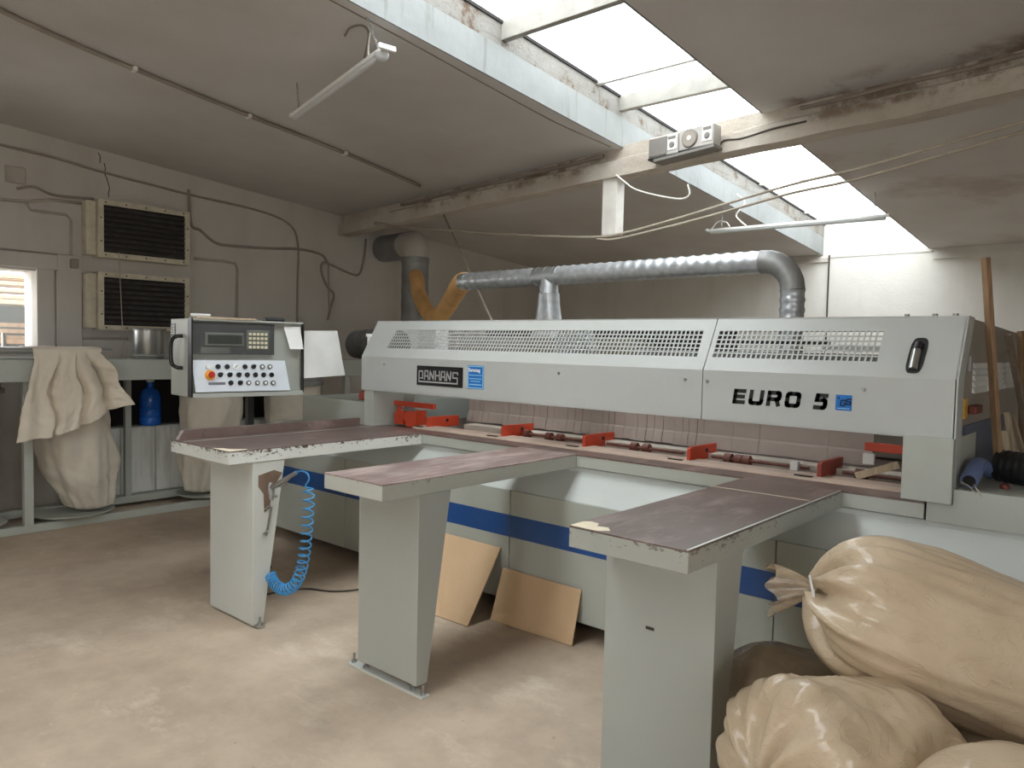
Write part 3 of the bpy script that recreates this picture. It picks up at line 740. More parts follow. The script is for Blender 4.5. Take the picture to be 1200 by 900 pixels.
# ================================================================== AIR GUN AND COIL HOSE
gun = thing('air_gun', 'grey air blow gun hung on a hook at the left table leg', 'tool', (-3.52, 2.12, .55))
P = lambda px, py, y=2.13: W(px, py, 'y', y)
mb = MB().tube([P(319, 571), P(336, 561), P(347, 554)], [.014, .013, .010], 12)
part('handle', mb, 'steel', gun, smooth=True)
mb = MB().tube([P(316, 566), P(318, 575), P(318, 586)], [.013, .018, .012], 12).tube([P(318, 578), P(324, 582)], .007, 8)
part('gun_body', mb, 'galv_dusty', gun, smooth=True)
part('trigger', MB().tube([P(321, 570), P(334, 569), P(336, 563)], .006, 8), 'grey_plastic', gun)
part('ring', MB().tube([P(312+4*math.cos(a), 580+5*math.sin(a)) for a in [2*PI*k/14 for k in range(15)]], .0028, 6), 'cable', gun)
part('nozzle', MB().tube([P(316, 592), P(314.5, 624)], [.006, .004], 10), 'stick', gun, label='thin copper coloured nozzle')
hk = thing('hook_rail', 'small metal hook rail screwed to the left table leg', 'hook', (-3.54, 2.1, .5))
mb = MB().bar(W(318, 594, 'x', -3.54), W(312, 628, 'x', -3.54), .008, .010)
part('rail', mb, 'steel', hk)
for q in ((312.5, 594), (310, 624)):
    p = W(*q, 'x', -3.535); part('hook', MB().tube([p+Vector((0, .02, 0)), p, p+Vector((.012, -.012, -.006))], .006, 8), 'steel', hk)
ax = smooth_path([P(362, 572), P(361, 600), P(358, 640), P(353, 668), P(345, 685), P(333, 691), P(322, 684), P(317, 674)], 40)
ds = [0]
for a, b in zip(ax[:-1], ax[1:]): ds.append(ds[-1]+(b-a).length)
tot = ds[-1]; hel = []; turns = 27; pv = None; n = turns*16
for i in range(n+1):
    t = i/n
    s_ = tot*(1-(1-t)**1.0)*(.0) + tot*(1-(1-t)**1.55)
    k = max(0, min(len(ax)-2, next((j for j in range(len(ds)-1) if ds[j+1] >= s_), len(ds)-2)))
    f = (s_-ds[k])/max(1e-9, ds[k+1]-ds[k]); p = ax[k].lerp(ax[k+1], min(1, f)); d = (ax[k+1]-ax[k]).normalized()
    a = Vector((1, .3, 0)) if pv is None else pv
    a = (a-d*a.dot(d)).normalized(); pv = a; b = d.cross(a); w_ = 2*PI*turns*t
    hel.append(p+(a*math.cos(w_)+b*math.sin(w_))*.027)
lead = smooth_path([P(347, 554), P(353, 552), P(360, 555), P(362, 562), P(358, 570), hel[0]], 6)
tail = smooth_path([hel[-1], P(314, 670), P(310, 667), P(304, 668)], 6)
ch = thing('coil_hose', 'blue spiral air hose dangling beside the left table leg', 'hose', (-3.2, 2.13, .2))
part('coil', MB().tube(hel, .0042, 7), 'coil', ch, smooth='all')
part('lead', MB().tube(lead, .0042, 7), 'coil', ch, smooth='all')
part('ferrule', MB().tube(tail, .006, 8), 'steel', ch, smooth='all')
fl = smooth_path([W(296, 700, 'z', .006), W(330, 693, 'z', .006), W(360, 690, 'z', .006), W(390, 693, 'z', .006), W(425, 690, 'z', .006), W(470, 680, 'z', .006)], 8)
solo('floor_cable', MB().tube(fl, .006, 8), 'cable', 'thin dark cable lying on the floor behind the coil hose', 'cable', smooth='all')

# ================================================================== HARDBOARD SHEETS
def sheet(bl, br, tr, tlp, label):
    n = (Vector(br)-Vector(bl)).cross(Vector(tlp)-Vector(bl)).normalized()*.006
    solo('hardboard_sheet', MB().hexa([Vector(p) for p in (bl, br, tr, tlp)]+[Vector(p)+n*-1 for p in (bl, br, tr, tlp)]), 'ply', label, 'board', 'hardboard offcuts leaning on the saw base')
sheet((-3.20, 2.815, .004), (-2.757, 2.827, .004), (-2.757, 3.08, .381), (-3.20, 3.075, .385), 'steeply leaning tan hardboard sheet behind the middle table leg')
sheet((-2.738, 2.985, .004), (-2.198, 3.006, .004), (-2.20, 3.078, .273), (-2.735, 3.078, .276), 'low wide tan hardboard sheet against the saw base, right of another')

# ================================================================== CONTROL CONSOLE
con = thing('control_console', 'grey swivel control box with keypad, display and rows of buttons', 'console', (-4.45, 2.14, 0), math.radians(-7))
DY = .725; CZ0, CZ1 = 1.145, 1.628
mb = MB()
mb.box(-.38, -.05, 0, DY, CZ0, CZ1)
part('housing', mb, 'paint', con, local=True, bevel=.004)
part('rim', MB().box(-.05, .0, 0, DY, CZ1-.012, CZ1), 'paint', con, local=True, bevel=.002)
part('rim', MB().box(-.05, 0, 0, DY, CZ0, CZ0+.03), 'paint', con, local=True, bevel=.002)
part('edge_seal', MB().box(-.06, .004, -.003, .007, CZ0+.004, CZ1+.004), 'black', con, local=True)
part('edge_seal', MB().box(-.03, .003, DY-.003, DY+.003, CZ0+.02, CZ1+.004), 'black', con, local=True)
part('top_board', MB().box(-.10, .006, .03, .40, CZ1+.0005, CZ1+.012), 'stick_pale', con, local=True)
part('marker', MB().tube([(-.08, .02, CZ1+.022), (-.05, .13, CZ1+.022)], .010, 10), 'paper', con, local=True)
part('rag', MB().prism([(-.06, CZ1), (.0, CZ1+.018), (.05, CZ1+.03), (.10, CZ1+.012), (.13, CZ1)], 'x', -.14, -.04) if False else MB().box(-.12, -.05, .49, .62, CZ1, CZ1+.025), 'black', con, local=True, bevel=.01)
def cy(px): return (px-225)/128*DY*(1+.06*(1-(px-225)/128)*0)
def cz(px, py):
    t = (px-225)/128; top = 372.6+t*5.2; bot = 467-t*4
    return CZ1-(py-top)/(bot-top)*(CZ1-CZ0)
fa = part('fascia', MB().box(-.052, -.020, .01, cy(318.5), cz(270, 415.5), CZ1-.02), 'panel_dark', con, local=True, label='dark grey display fascia')
part('display_bezel', MB().box(-.022, -.014, cy(240), cy(283), cz(262, 405.5), cz(262, 390)), 'lcd', fa, local=True, bevel=.003)
part('display', MB().box(-.015, -.0125, cy(243), cy(280.5), cz(262, 403), cz(262, 392.5)), simple('dark display glass', L(62, 64, 60), .15), fa, local=True)
part('note', MB().box(-.0205, -.0185, cy(236), cy(267), cz(250, 414), cz(250, 407)), 'lcd', fa, local=True)
kp = part('keypad', MB().box(-.022, -.016, cy(286), cy(312), cz(299, 410), cz(299, 387)), 'lcd', fa, local=True, bevel=.003)
for i in range(5):
    for j in range(4):
        a = cy(288.2+i*4.6); b = cz(299, 392.3+j*5.1)
        part('key', MB().box(-.0165, -.012, a, a+.019, b-.004, b+.0125), 'key', kp, local=True, bevel=.001)
def tilt(y, z, d=0.):
    return Vector((-.03+.045*(1-(z-CZ0)/(.25))-.0+d, y, z))
pz0, pz1 = CZ0+.035, cz(280, 422.5)
bp = part('button_panel', MB().hexa([tilt(.022, pz0, -.006), tilt(cy(336), pz0, -.006), tilt(cy(332), pz1, -.006), tilt(.008, pz1, -.006), tilt(.022, pz0, 0), tilt(cy(336), pz0, 0), tilt(cy(332), pz1, 0), tilt(.008, pz1, 0)]), 'panel_light', con, local=True, label='pale tilted button panel')
def button(px, py, kind):
    y, z = cy(px), cz(px, py); c = tilt(y, z); n = Vector((1, 0, .18)).normalized()
    if kind == 'd':
        part('push_button', MB().cyl(c, c+n*.008, .0155, 16), 'black', bp, local=True)
    elif kind == 'w':
        part('push_button', MB().cyl(c, c+n*.010, .0155, 16), 'white', bp, local=True)
    elif kind == 's':
        part('selector', MB().cyl(c, c+n*.007, .0155, 16).bar(c+n*.007+Vector((0, -.012, -.008)), c+n*.010+Vector((0, .013, .009)), .007, .012), 'black', bp, local=True)
    elif kind == 'm':
        part('meter_knob', MB().cyl(c, c+n*.006, .020, 18), 'paper', bp, local=True)
        part('pointer', MB().bar(c+n*.0065+Vector((0, -.008, -.008)), c+n*.0065+Vector((0, .010, .012)), .003, .003), 'black', bp, local=True)
    elif kind == 'g':
        part('indicator', MB().cyl(c, c+n*.010, .0155, 16), 'lcd', bp, local=True); part('indicator_ring', MB().cyl(c+n*.0, c+n*.0105, .008, 12), 'paper', bp, local=True)
for px, k in zip((244, 254, 264, 274, 284, 294, 304, 313), 'wddmdsgg'): button(px, 430, k)
for px, k in zip((256, 266.5, 276.5, 286, 295.5, 305, 314.5), 'sssdddd'): button(px, 439.5, k)
for px, k in zip((267, 277.5, 287, 297, 306.5, 315.5), 'dsgggg'): button(px, 449, k)
c = tilt(cy(245), cz(245, 440)); n = Vector((1, 0, .18)).normalized()
part('stop_disc', MB().cyl(c, c+n*.004, .032, 24), 'orange', bp, local=True)
part('stop_button', MB().cyl(c+n*.004, c+n*.025, .012, 14).cyl(c+n*.025, c+n*.036, .019, 18), 'estop', bp, local=True, label='red emergency stop button')
a, b = tilt(cy(243), cz(243, 451.5), .0008), tilt(cy(261), cz(261, 448), .0008)
part('panel_print', MB().box(a.x-.0004, a.x+.0012, a.y, b.y, a.z, b.z), 'ink', bp, local=True)
pp = [(-.035, cy(331), cz(331, 382)), (-.018, cy(350), cz(350, 383)), (.010, cy(352), cz(352, 409)), (.010, cy(335.5), cz(335.5, 409))]
note = part('paper_note', MB().hexa([Vector(p) for p in pp]+[Vector(p)+Vector((-.0015, 0, 0)) for p in pp]), 'paper', con, local=True, label='curled white paper note')
# handle on the side that faces the viewer
mb = MB().tube(smooth_path([(-.165, 0, 1.52), (-.165, -.03, 1.518), (-.19, -.05, 1.50), (-.205, -.055, 1.46), (-.205, -.055, 1.39), (-.195, -.05, 1.345), (-.165, -.03, 1.325), (-.165, 0, 1.322)], 5), .0125, 10)
part('handle', mb, 'black', con, local=True, label='black bow handle', smooth=True)
lb = part('side_label', MB().box(-.375, -.29, -.003, 0, 1.515, 1.60), 'black', con, local=True, label='black label with white letters UTE')
mb = text_mesh('UTE', .062, lambda u, v, d: Vector((-.374+u*.62, -.0034, 1.545+v*.95)), bold=.002)
part('label_letters', mb, 'paper', lb, local=True)
part('label_line', MB().box(-.37, -.295, -.0038, -.003, 1.533, 1.539), 'paper', lb, local=True)
part('column', MB().box(-.15, -.105, .39, .435, 0, CZ0), 'black', con, local=True, bevel=.004, label='dark square column')
part('column_base', MB().box(-.25, -.02, .30, .52, 0, .02), 'black', con, local=True)
q = [W(356, 388, 'x', -4.40), W(395.5, 388, 'x', -4.40), W(404.5, 440, 'x', -4.37), W(356, 443.5, 'x', -4.37)]
wp = part('side_tray', MB().hexa([Vector(p) for p in q]+[Vector(p)+Vector((-.014, 0, .003)) for p in q]), 'white', con, bevel=.002, label='white tilted tray board')
# undo the root rotation for this world-space part
wp.matrix_parent_inverse = Matrix.Rotation(math.radians(7), 4, 'Z')
part('tray_arm', MB().box(-.10, -.06, DY-.02, DY+.30, 1.33, 1.35), 'paint', con, local=True)

# ================================================================== DUSTY FILTER HOUSE ON THE LEFT
dc = thing('dust_collector', 'grey dust collector frame along the left wall carrying filter bags', 'dust collector', (-6.7, 2.4, 0))
part('top_box', MB().box(-7.0, -6.42, .2, 5.0, 1.155, 1.325), 'paint', dc, bevel=.006)
part('top_plate', MB().box(-6.98, -6.43, .3, 2.44, 1.395, 1.412), 'galv_dusty', dc, bevel=.004)
for y in (.6, 1.35, 2.30): part('plate_leg', MB().box(-6.80, -6.76, y, y+.04, 1.325, 1.395), 'paint', dc)
for y in (.55, 1.823, 4.75): part('post', MB().box(-6.53, -6.47, y, y+.062, .06, 1.155), 'paint', dc, bevel=.003)
for y in (.55, 2.745, 4.75): part('post', MB().box(-7.00, -6.95, y, y+.05, .06, 1.155), 'paint', dc)
part('rail', MB().box(-6.54, -6.48, .2, 5.0, .0, .06), 'paint', dc, bevel=.003)
part('rail', MB().box(-7.00, -6.94, .2, 5.0, .03, .09), 'paint', dc, bevel=.003)
bagc = [(-6.72, 1.45), (-6.72, 2.22), (-6.72, 3.42), (-6.72, 4.28)]
for i, (x, y) in enumerate(bagc):
    part('collar', MB().lathe([(.285, 1.06), (.31, 1.065), (.31, 1.10), (.285, 1.105), (.285, 1.156)], (x, y, 0)), 'galv_dusty', dc, smooth=True)
    part('pan', MB().lathe([(.0001, .075), (.26, .075), (.30, .092), (.315, .092), (.315, .086), (.27, .062), (.0001, .062)], (x+.02, y, 0), 40), 'paint', dc, smooth=True)
def bag(x, y, seed, zl, lean, label, mat):
    mb = MB()
    def f(u, v):
        a = 2*PI*u; z = 1.075-(1.075-zl)*v
        pinch = 1-.06*v if v < .5 else .97-.42*((v-.5)/.5)**1.8
        r = .278*pinch*(1-.02*math.sin(v*PI))
        r *= 1+.05*math.sin(7*a+seed+3*v)*min(1, v*2.2)+.17*fbm((math.cos(a)*1.4+seed*3.1, math.sin(a)*1.4, z*2.6))*min(1, v*1.6)+.09*fbm((math.cos(a)*3+seed, math.sin(a)*3, z*7+2*math.cos(a)))*v+.05*math.sin(13*a+seed*2+6*v)*v**2
        if v > .97: r *= (1-v)/.03*.6+.4
        return (x+lean*v*v*.1+r*math.cos(a), y+lean*v*v*.35+r*math.sin(a), z)
    V = mb.grid(f, 72, 60, wrap=True); mb.bm.faces.new(V[-1])
    return solo('filter_bag', mb, mat, label, 'filter bag', 'filter bags under the dust collector', smooth='all')
bag(*bagc[0], 1.3, .12, 0, 'beige filter bag cut off by the left picture edge', 'cloth_grey')
bag(*bagc[1], 4.2, .085, .4, 'beige filter bag under the draped cloth, crumpled at the bottom', 'cloth_grey')
bag(*bagc[2], 7.7, .085, -.2, 'beige filter bag behind the control console, left of its dark column', 'cloth_grey')
bag(*bagc[3], 3.1, .085, .1, 'beige filter bag behind the console column and white tray board', 'cloth_grey')
# folded cloth thrown over the top plate
mb = MB()
def drape(u, v):
    yy = 1.865+.48*u; s = v*1.30                              # path length from the back of the plate
    top = .30
    if s < top: x, z = -6.72+s, 1.418
    elif s < top+.06: a = (s-top)/.06*PI/2; x, z = -6.42+.038*math.sin(a), 1.38+.038*math.cos(a)
    else:
        d = s-top-.06; hang = (.66-.24*max(0, u-.25)/.75-.02*math.sin(9*u))/(1.30-top-.06); dd = d*hang
        w_ = u+.05*fbm((u*2, d*2, 4.)); fold = (.055*abs(math.sin(7.2*w_+.5))**.45+.020*math.sin(19*w_+1.2)+.022*fbm((u*4, d*3, 2.))-.075*sum(math.exp(-((w_-q_)/.022)**2) for q_ in (.33, .60, .84)))*min(1, d*3.5)
        x, z = -6.382+fold+.05*d, 1.38-dd
        yy += (u-.45)*.36*d + .012*math.sin(9*d+5*u) + .02*fbm((u*3, d*3, 9.))
    return (x, yy, z+.004*fbm((u*6, v*6, .4)))
mb.grid(drape, 90, 80)
solo('draped_cloth', mb, 'cloth', 'beige filter cloth thrown over the dust collector, hanging in folds', 'cloth', smooth='all', solid=.006)
p = W(174, 420, 'z', 1.33)
pot = thing('steel_pot', 'shiny cylindrical steel drum standing on the dust collector box', 'drum', (-6.60, p.y*.98, 1.325))
pot.location = (-6.62, W(174, 400, 'x', -6.62).y, 1.325); pc = pot.location
mb = MB().lathe([(.0001, 0), (.118, 0), (.122, .006), (.122, .245), (.116, .245), (.116, .012), (.0001, .012)], (pc.x, pc.y, 1.325), 40)
part('drum_body', mb, 'steel', pot, smooth=True)
part('drum_band', MB().lathe([(.122, .02), (.126, .024), (.126, .034), (.122, .038)], (pc.x, pc.y, 1.325), 40), 'galv_dusty', pot)
part('drum_lid', MB().lathe([(.0001, .24), (.126, .24), (.127, .256), (.11, .262), (.0001, .262)], (pc.x, pc.y, 1.325), 40), 'galv_dusty', pot, smooth=True)
# low white cabinet against the wall with the blue bottle on it
lc = thing('low_cabinet', 'low whitish metal cabinet with streaked doors under the dust collector', 'cabinet', (-7.08, 3.2, 0))
part('carcass', MB().box(-7.19, -7.035, 2.33, 4.7, .08, .70), 'paint', lc)
part('base', MB().box(-7.19, -7.07, 2.35, 4.7, 0, .08), 'dark', lc)
def mk_streak():
    t = NT('streaked white metal'); a = t.ramp(t.noise(2, 5, .6), [(.3, L(206, 206, 200)), (.7, L(222, 222, 218))])
    s_ = t.ramp(t.noise(14, 5, .6, t.scaled((1, 1, .1))), [(.52, 0.), (.66, 1.)]); a = t.mix(t.math('MULTIPLY', s_, .4), a, L(150, 140, 126))
    return t.done(a, .5)
M['streak'] = mk_streak()
for a, b in ((2.34, 2.72), (2.735, 3.03), (3.045, 3.5), (3.515, 4.1), (4.11, 4.69)):
    part('door', MB().box(-7.035, -7.02, a, b, .10, .69), 'streak', lc, bevel=.003)
c = W(176, 470, 'x', -7.10)
bt = thing('water_bottle', 'big blue plastic water bottle standing on the low cabinet', 'bottle', (-7.098, c.y, .70))
mb = MB().lathe([(.0001, 0), (.085, 0), (.092, .012), (.092, .07), (.088, .075), (.092, .08), (.092, .15), (.088, .155), (.092, .16), (.092, .26), (.07, .32), (.03, .35), (.03, .40), (.0001, .40)], (-7.098, c.y, .70), 36)
part('bottle_body', mb, 'bottle', bt, smooth=True)
part('bottle_cap', MB().lathe([(.0001, .40), (.034, .40), (.034, .43), (.0001, .43)], (-7.098, c.y, .70)), 'white', bt)
for k, yy in enumerate((3.42, 3.50)):
    solo('small_valve', MB().lathe([(.0001, 0), (.03, 0), (.03, .05), (.012, .06), (.012, .09), (.03, .095), (.03, .11), (.0001, .11)], (-7.1, yy, .70), 16), 'rubber', ('dark valve on the low cabinet, nearer the blue bottle', 'dark valve on the low cabinet, farther from the blue bottle')[k], 'valve', 'valves on the low cabinet')
solo('metal_can', MB().lathe([(.0001, 0), (.04, 0), (.04, .12), (.02, .15), (.02, .19), (.0001, .19)], (-7.10, 2.42, .70), 18), 'galv_dusty', 'small dusty can beside the draped cloth on the cabinet', 'can', smooth=True)

# ================================================================== WALL HEATERS, CONDUITS
def heater(z0, z1, label):
    t = thing('air_heater', label, 'heater', (-7.13, 2.97, z0), 0, 'wall air heaters')
    y0, y1 = 2.566, 3.374; xf = -7.05
    part('casing', MB().box(-7.198, xf-.02, y0, y1, z0, z1), 'heater', t, bevel=.004)
    f = MB(); w = .045
    f.box(xf-.02, xf, y0, y1, z0, z0+w).box(xf-.02, xf, y0, y1, z1-w, z1).box(xf-.02, xf, y0, y0+w, z0+w, z1-w).box(xf-.02, xf, y1-w, y1, z0+w, z1-w)
    fr = part('frame', f, 'heater', t, bevel=.002)
    for k in range(5):
        yy = y0+.06+k*(y1-y0-.12)/4
        for z in (z0+w/2, z1-w/2): part('rivet', MB().cyl((xf, yy, z), (xf+.005, yy, z), .007, 8), 'rubber', fr)
    for k in range(2):
        zz = z0+.14+k*.2
        for yy in (y0+w/2, y1-w/2): part('rivet', MB().cyl((xf, yy, zz), (xf+.005, yy, zz), .007, 8), 'rubber', fr)
    part('back_plate', MB().box(xf-.02, xf-.017, y0+w, y1-w, z0+w, z1-w), 'dark', t)
    for k in range(9):
        zz = z0+w+.012+k*(z1-z0-2*w-.01)/9
        part('slat', MB().hexa([(xf-.018, y0+w, zz+.024), (xf-.018, y1-w, zz+.024), (xf-.018, y1-w, zz+.028), (xf-.018, y0+w, zz+.028), (xf-.002, y0+w, zz), (xf-.002, y1-w, zz), (xf-.002, y1-w, zz+.006), (xf-.002, y0+w, zz+.006)]), 'slat', t)
    part('pipe_box', MB().box(-7.198, -7.09, y0-.085, y0-.004, z0+.015, z1-.02), 'heater', t, bevel=.004)
    return t
heater(2.200, 2.700, 'upper ivory framed air heater with black slats high on the left wall')
heater(1.565, 2.075, 'lower ivory framed air heater with black slats behind the steel drum')
def wallpipe(pts, r, mat, label, name='conduit', cat='pipe', x=-7.185, smooth_=False):
    P_ = [W(a, b, 'x', x) for a, b in pts]
    if smooth_: P_ = smooth_path(P_, 6)
    return solo(name, MB().tube(P_, r, 8), mat, label, cat, smooth='all')
wallpipe([(-160, 122), (-5, 168), (60, 184), (122, 202), (222, 228), (300, 246), (338, 262), (349, 285), (349, 330), (348, 385)], .011, 'conduit_dark', 'long thin conduit running under the ceiling along the left wall, bending down', smooth_=True)
wallpipe([(221, 222), (224, 262), (235, 270), (252, 284), (270, 288), (315, 291), (350, 292), (376, 298), (384, 308)], .014, 'conduit_dark', 'sagging dark cable from the upper heater across the left wall', 'wall_cable', 'cable', smooth_=True)
wallpipe([(384, 375), (388, 358), (391, 345), (383, 335), (377, 320), (377, 310), (382, 308), (400, 316), (415, 322), (422, 320), (426, 305), (429, 280)], .013, 'conduit_dark', 'dark cable looping down beside the corner of the left wall', 'wall_cable', 'cable', smooth_=True)
wallpipe([(385, 308), (385, 330), (386, 368)], .010, 'conduit', 'straight thin conduit dropping inside the cable loop')
wallpipe([(228, 303), (262, 306), (276, 309), (278, 315), (277, 372)], .014, 'conduit', 'painted pipe from between the heaters bending down behind the console', smooth_=False)
wallpipe([(-160, 224), (-5, 233), (30, 236), (60, 234), (100, 239)], .013, 'conduit', 'painted pipe running into the left of the upper heater')
wallpipe([(20, 221), (40, 219), (65, 229), (110, 233)], .011, 'conduit_dark', 'short dark cable above the pipe left of the upper heater', 'wall_cable', 'cable', smooth_=True)
wallpipe([(30, 236), (36, 246), (78, 252), (83, 258), (83, 299)], .011, 'conduit', 'painted pipe bending down left of the upper heater')
wallpipe([(-130, 276), (-5, 291), (60, 298), (85, 300), (88, 318), (100, 322)], .009, 'conduit_dark', 'dark cable along the top of the window head', 'wall_cable', 'cable')
wallpipe([(91, 323), (92, 390), (96, 396), (150, 397)], .011, 'conduit', 'painted pipe running down left of the lower heater and under it')
solo('valve_block', MB().box(-7.19, -7.12, W(81, 302, 'x', -7.18).y, W(90, 302, 'x', -7.18).y, 2.09, 2.17), 'conduit_dark', 'dark square valve block left of the lower heater', 'valve', bevel=.01)
p = W(18, 205, 'x', -7.19)
jb = thing('junction_box', 'square painted junction box high on the left wall near the picture edge', 'junction box', (-7.19, p.y, p.z-.07))
part('box_body', MB().box(-7.199, -7.175, p.y-.075, p.y+.075, p.z-.07, p.z+.07), 'wall', jb, bevel=.012)
part('box_lid', MB().box(-7.176, -7.168, p.y-.065, p.y+.065, p.z-.06, p.z+.06), 'wall', jb, bevel=.01)
mb = MB()
for pts in (((115, 179), (117.5, 184), (117, 191)), ((122, 191), (123.5, 198), (122.5, 203), (125, 209), (127, 216), (128.5, 221), (127, 226), (127.5, 231))): mb.tube([W(a, b, 'x', XL+.001) for a, b in pts], .004, 6)
struct('trim_12', mb, 'cable')
p0, p1 = W(143, 295, 'x', -6.95), W(145, 412, 'x', -6.95)
solo('pull_cord', MB().tube([(-7.02, p0.y, p0.z), (-6.95, p1.y, 1.34)], .004, 6), 'rope', 'thin pale pull cord hanging in front of the heaters', 'cord')
# ceiling conduit with clips
cc = thing('ceiling_conduit', 'dark conduit clipped along the ceiling left of the hanging lamp', 'conduit', tuple(WC(155, 80, .02)))
cp = [WC(*q, .016) for q in ((-110, -42), (-20, 2), (60, 40), (155, 80), (290, 135), (405, 180), (492, 218))]
part('tube', MB().tube(smooth_path(cp, 6), .015, 8), 'conduit_dark', cc, smooth='all')
for q in ((157, 81), (291, 136), (404, 179.5)):
    p = WC(*q, .018); part('clip', MB().box(p.x-.03, p.x+.03, p.y-.012, p.y+.012, p.z-.014, p.z+.012), 'white', cc)

# ================================================================== LAMPS
def lamp(p, q, label, hang, group, wid=.045):
    p, q = Vector(p), Vector(q); d = (q-p).normalized(); m = (p+q)/2
    t = thing('tube_lamp', label, 'lamp', tuple(m), 0, group)
    part('body', MB().bar(p, q, wid, .022), 'white', t, bevel=.003)
    s = d.cross(Vector((0, 0, 1))).normalized(); mb = MB(); rings = []
    for e in (p+d*.015, q-d*.015):
        rings.append([mb.bm.verts.new(e+s*wid*.42*math.cos(a)-Vector((0, 0, 1))*(.0112+.024*math.sin(a))) for a in [PI*k/10 for k in range(11)]])
    for k in range(10): mb.bm.faces.new((rings[0][k], rings[0][k+1], rings[1][k+1], rings[1][k]))
    mb.bm.faces.new(rings[0]); mb.bm.faces.new(rings[1][::-1]); mb.bm.faces.new((rings[0][0], rings[1][0], rings[1][10], rings[0][10]))
    part('diffuser', mb, 'diffuser', t, smooth=True)
    for e, o_ in ((p, -1), (q, 1)): part('end_cap', MB().bar(e+d*o_*.001, e+d*o_*.022, .098 if o_ < 0 else .055, .026), 'white', t, bevel=.003)
    for a, b in hang:
        a, b = Vector(a), Vector(b); mb = MB(); n = max(4, int((b-a).length/.022))
        for k in range(n):
            c = a.lerp(b, (k+.5)/n); u = (b-a).normalized(); v = Vector((1, 0, 0)) if k % 2 else Vector((0, 1, 0)); h = (b-a).length/n*.62
            mb.tube([c+u*h*math.cos(w)+v*.007*math.sin(w) for w in [2*PI*j/8 for j in range(9)]], .0022, 5)
        part('chain', mb, 'steel', t)
    return t
a, b = Vector((-3.12, 2.52, 3.015)), Vector((-4.30, 2.74, 2.945))
lm = lamp(a, b, 'white tube lamp hanging slanted under the left ceiling beside the skylight', [((-3.19, 2.53, 3.03), tuple(WC(430, 20))), ((-4.22, 2.72, 2.96), tuple(WC(348, 97)))], 'hanging tube lamps')
part('bulb_cover', MB().lathe([(.001, -.038), (.022, -.034), (.036, -.018), (.040, -.001), (.001, 0)], (-3.165, 2.528, 3.001), 24), 'diffuser', lm, smooth=True)
part('lead', MB().tube(smooth_path([(-3.35, 2.56, 3.03), WC(432, 40, .03), WC(424, 30, .015), WC(410, 33, .02), WC(404, 42, .01)], 6), .006, 6), 'grey_plastic', lm, smooth='all')
part('lead', MB().tube(smooth_path([(-3.3, 2.55, 3.03), (-3.29, 2.54, 3.07), WC(434, 36, .02)], 6), .005, 6), 'white_cable', lm, smooth='all')
a, b = Vector((-3.36, 6.63, 2.635)), Vector((-1.80, 6.63, 2.625))
lm = lamp(a, b, 'long tube lamp hanging across the skylight above the saw hood', [((-3.24, 6.63, 2.66), (-3.24, 6.63, zc(6.63))), ((-1.90, 6.63, 2.65), (-1.90, 6.63, zc(6.63)))], 'hanging tube lamps')
part('lead', MB().tube(smooth_path([(-3.0, 6.63, 2.65), (-3.06, 6.63, 2.70), (-3.10, 6.63, 2.76), (-3.02, 6.63, 2.86), (-3.10, 6.63, 2.95)], 6), .006, 6), 'white_cable', lm, smooth='all')
part('lead', MB().tube(smooth_path([(-3.34, 6.63, 2.65), (-3.28, 6.63, 2.71), (-3.2, 6.63, 2.70), (-3.16, 6.63, 2.655)], 6), .006, 6), 'white_cable', lm, smooth='all')

# ================================================================== ON THE BEAM: RADIO SPEAKERS, CABLES, POST
def on_beam(x, o, z): return Vector((x, beam_y(x)-.10-o, z))
U = Vector((1, -BEAM_S, 0)).normalized(); NB = Vector((-BEAM_S, -1, 0)).normalized()
def beam_box(mb, x0, x1, o0, o1, z0, z1, tilt_=0.):
    c = [on_beam(x0, o0, z0), on_beam(x1, o0, z0+tilt_), on_beam(x1, o1, z0+tilt_), on_beam(x0, o1, z0)]
    mb.hexa(c+[p+Vector((0, 0, z1-z0)) for p in c]); return mb
BZ = zc(beam_y(-2.5))-.215
sh = solo('speaker_shelf', beam_box(MB(), -2.72, -2.25, -.005, .12, 2.770, 2.788, .02), 'grey_plastic', 'dark grey shelf board under the two small speakers on the beam', 'shelf')
def speaker(x0, x1, z0, label, flip):
    t = thing('radio_speaker', label, 'speaker', tuple(on_beam((x0+x1)/2, .06, z0)), 0, 'small speakers on the beam')
    part('case', beam_box(MB(), x0, x1, .0, .105, z0, z0+.135), 'speaker', t, bevel=.006)
    wx = x0+.085 if not flip else x0+.085
    tx = x1-.048
    if flip:
        part('grille_cloth', beam_box(MB(), x0+.008, x0+.155, .105, .112, z0+.008, z0+.127), 'grey_plastic', t, bevel=.003)
    else:
        c = on_beam(wx, .105, z0+.068); part('rim', MB().tube([c, c+NB*.010], [.062, .056], 28), 'grey_plastic', t, smooth=True)
        part('woofer', MB().tube([c+NB*.0105, c+NB*.003], [.050, .020], 28), 'speaker_cone', t, smooth=True)
        part('dust_cap', MB().tube([c+NB*.003, c+NB*.012, c+NB*.016], [.020, .016, .004], 20), 'white', t, smooth=True)
    part('tweeter_panel', beam_box(MB(), tx-.036, tx+.036, .105, .109, z0+.028, z0+.128), 'white', t, bevel=.002)
    c = on_beam(tx, .109, z0+.062); part('tweeter', MB().tube([c, c+NB*.006], [.022, .016], 20), 'grey_plastic', t, smooth=True)
    part('badge', beam_box(MB(), tx-.030, tx+.030, .109, .111, z0+.098, z0+.118), 'grey_plastic', t)
    part('foot_bar', beam_box(MB(), x0, x1, .0, .108, z0-.012, z0-.0005), 'black', t)
    return t
speaker(-2.775, -2.532, 2.803, 'small speaker with a grey cloth square, left on the beam shelf', True)
speaker(-2.526, -2.262, 2.812, 'small silver speaker with round bare cone, right on the beam shelf', False)
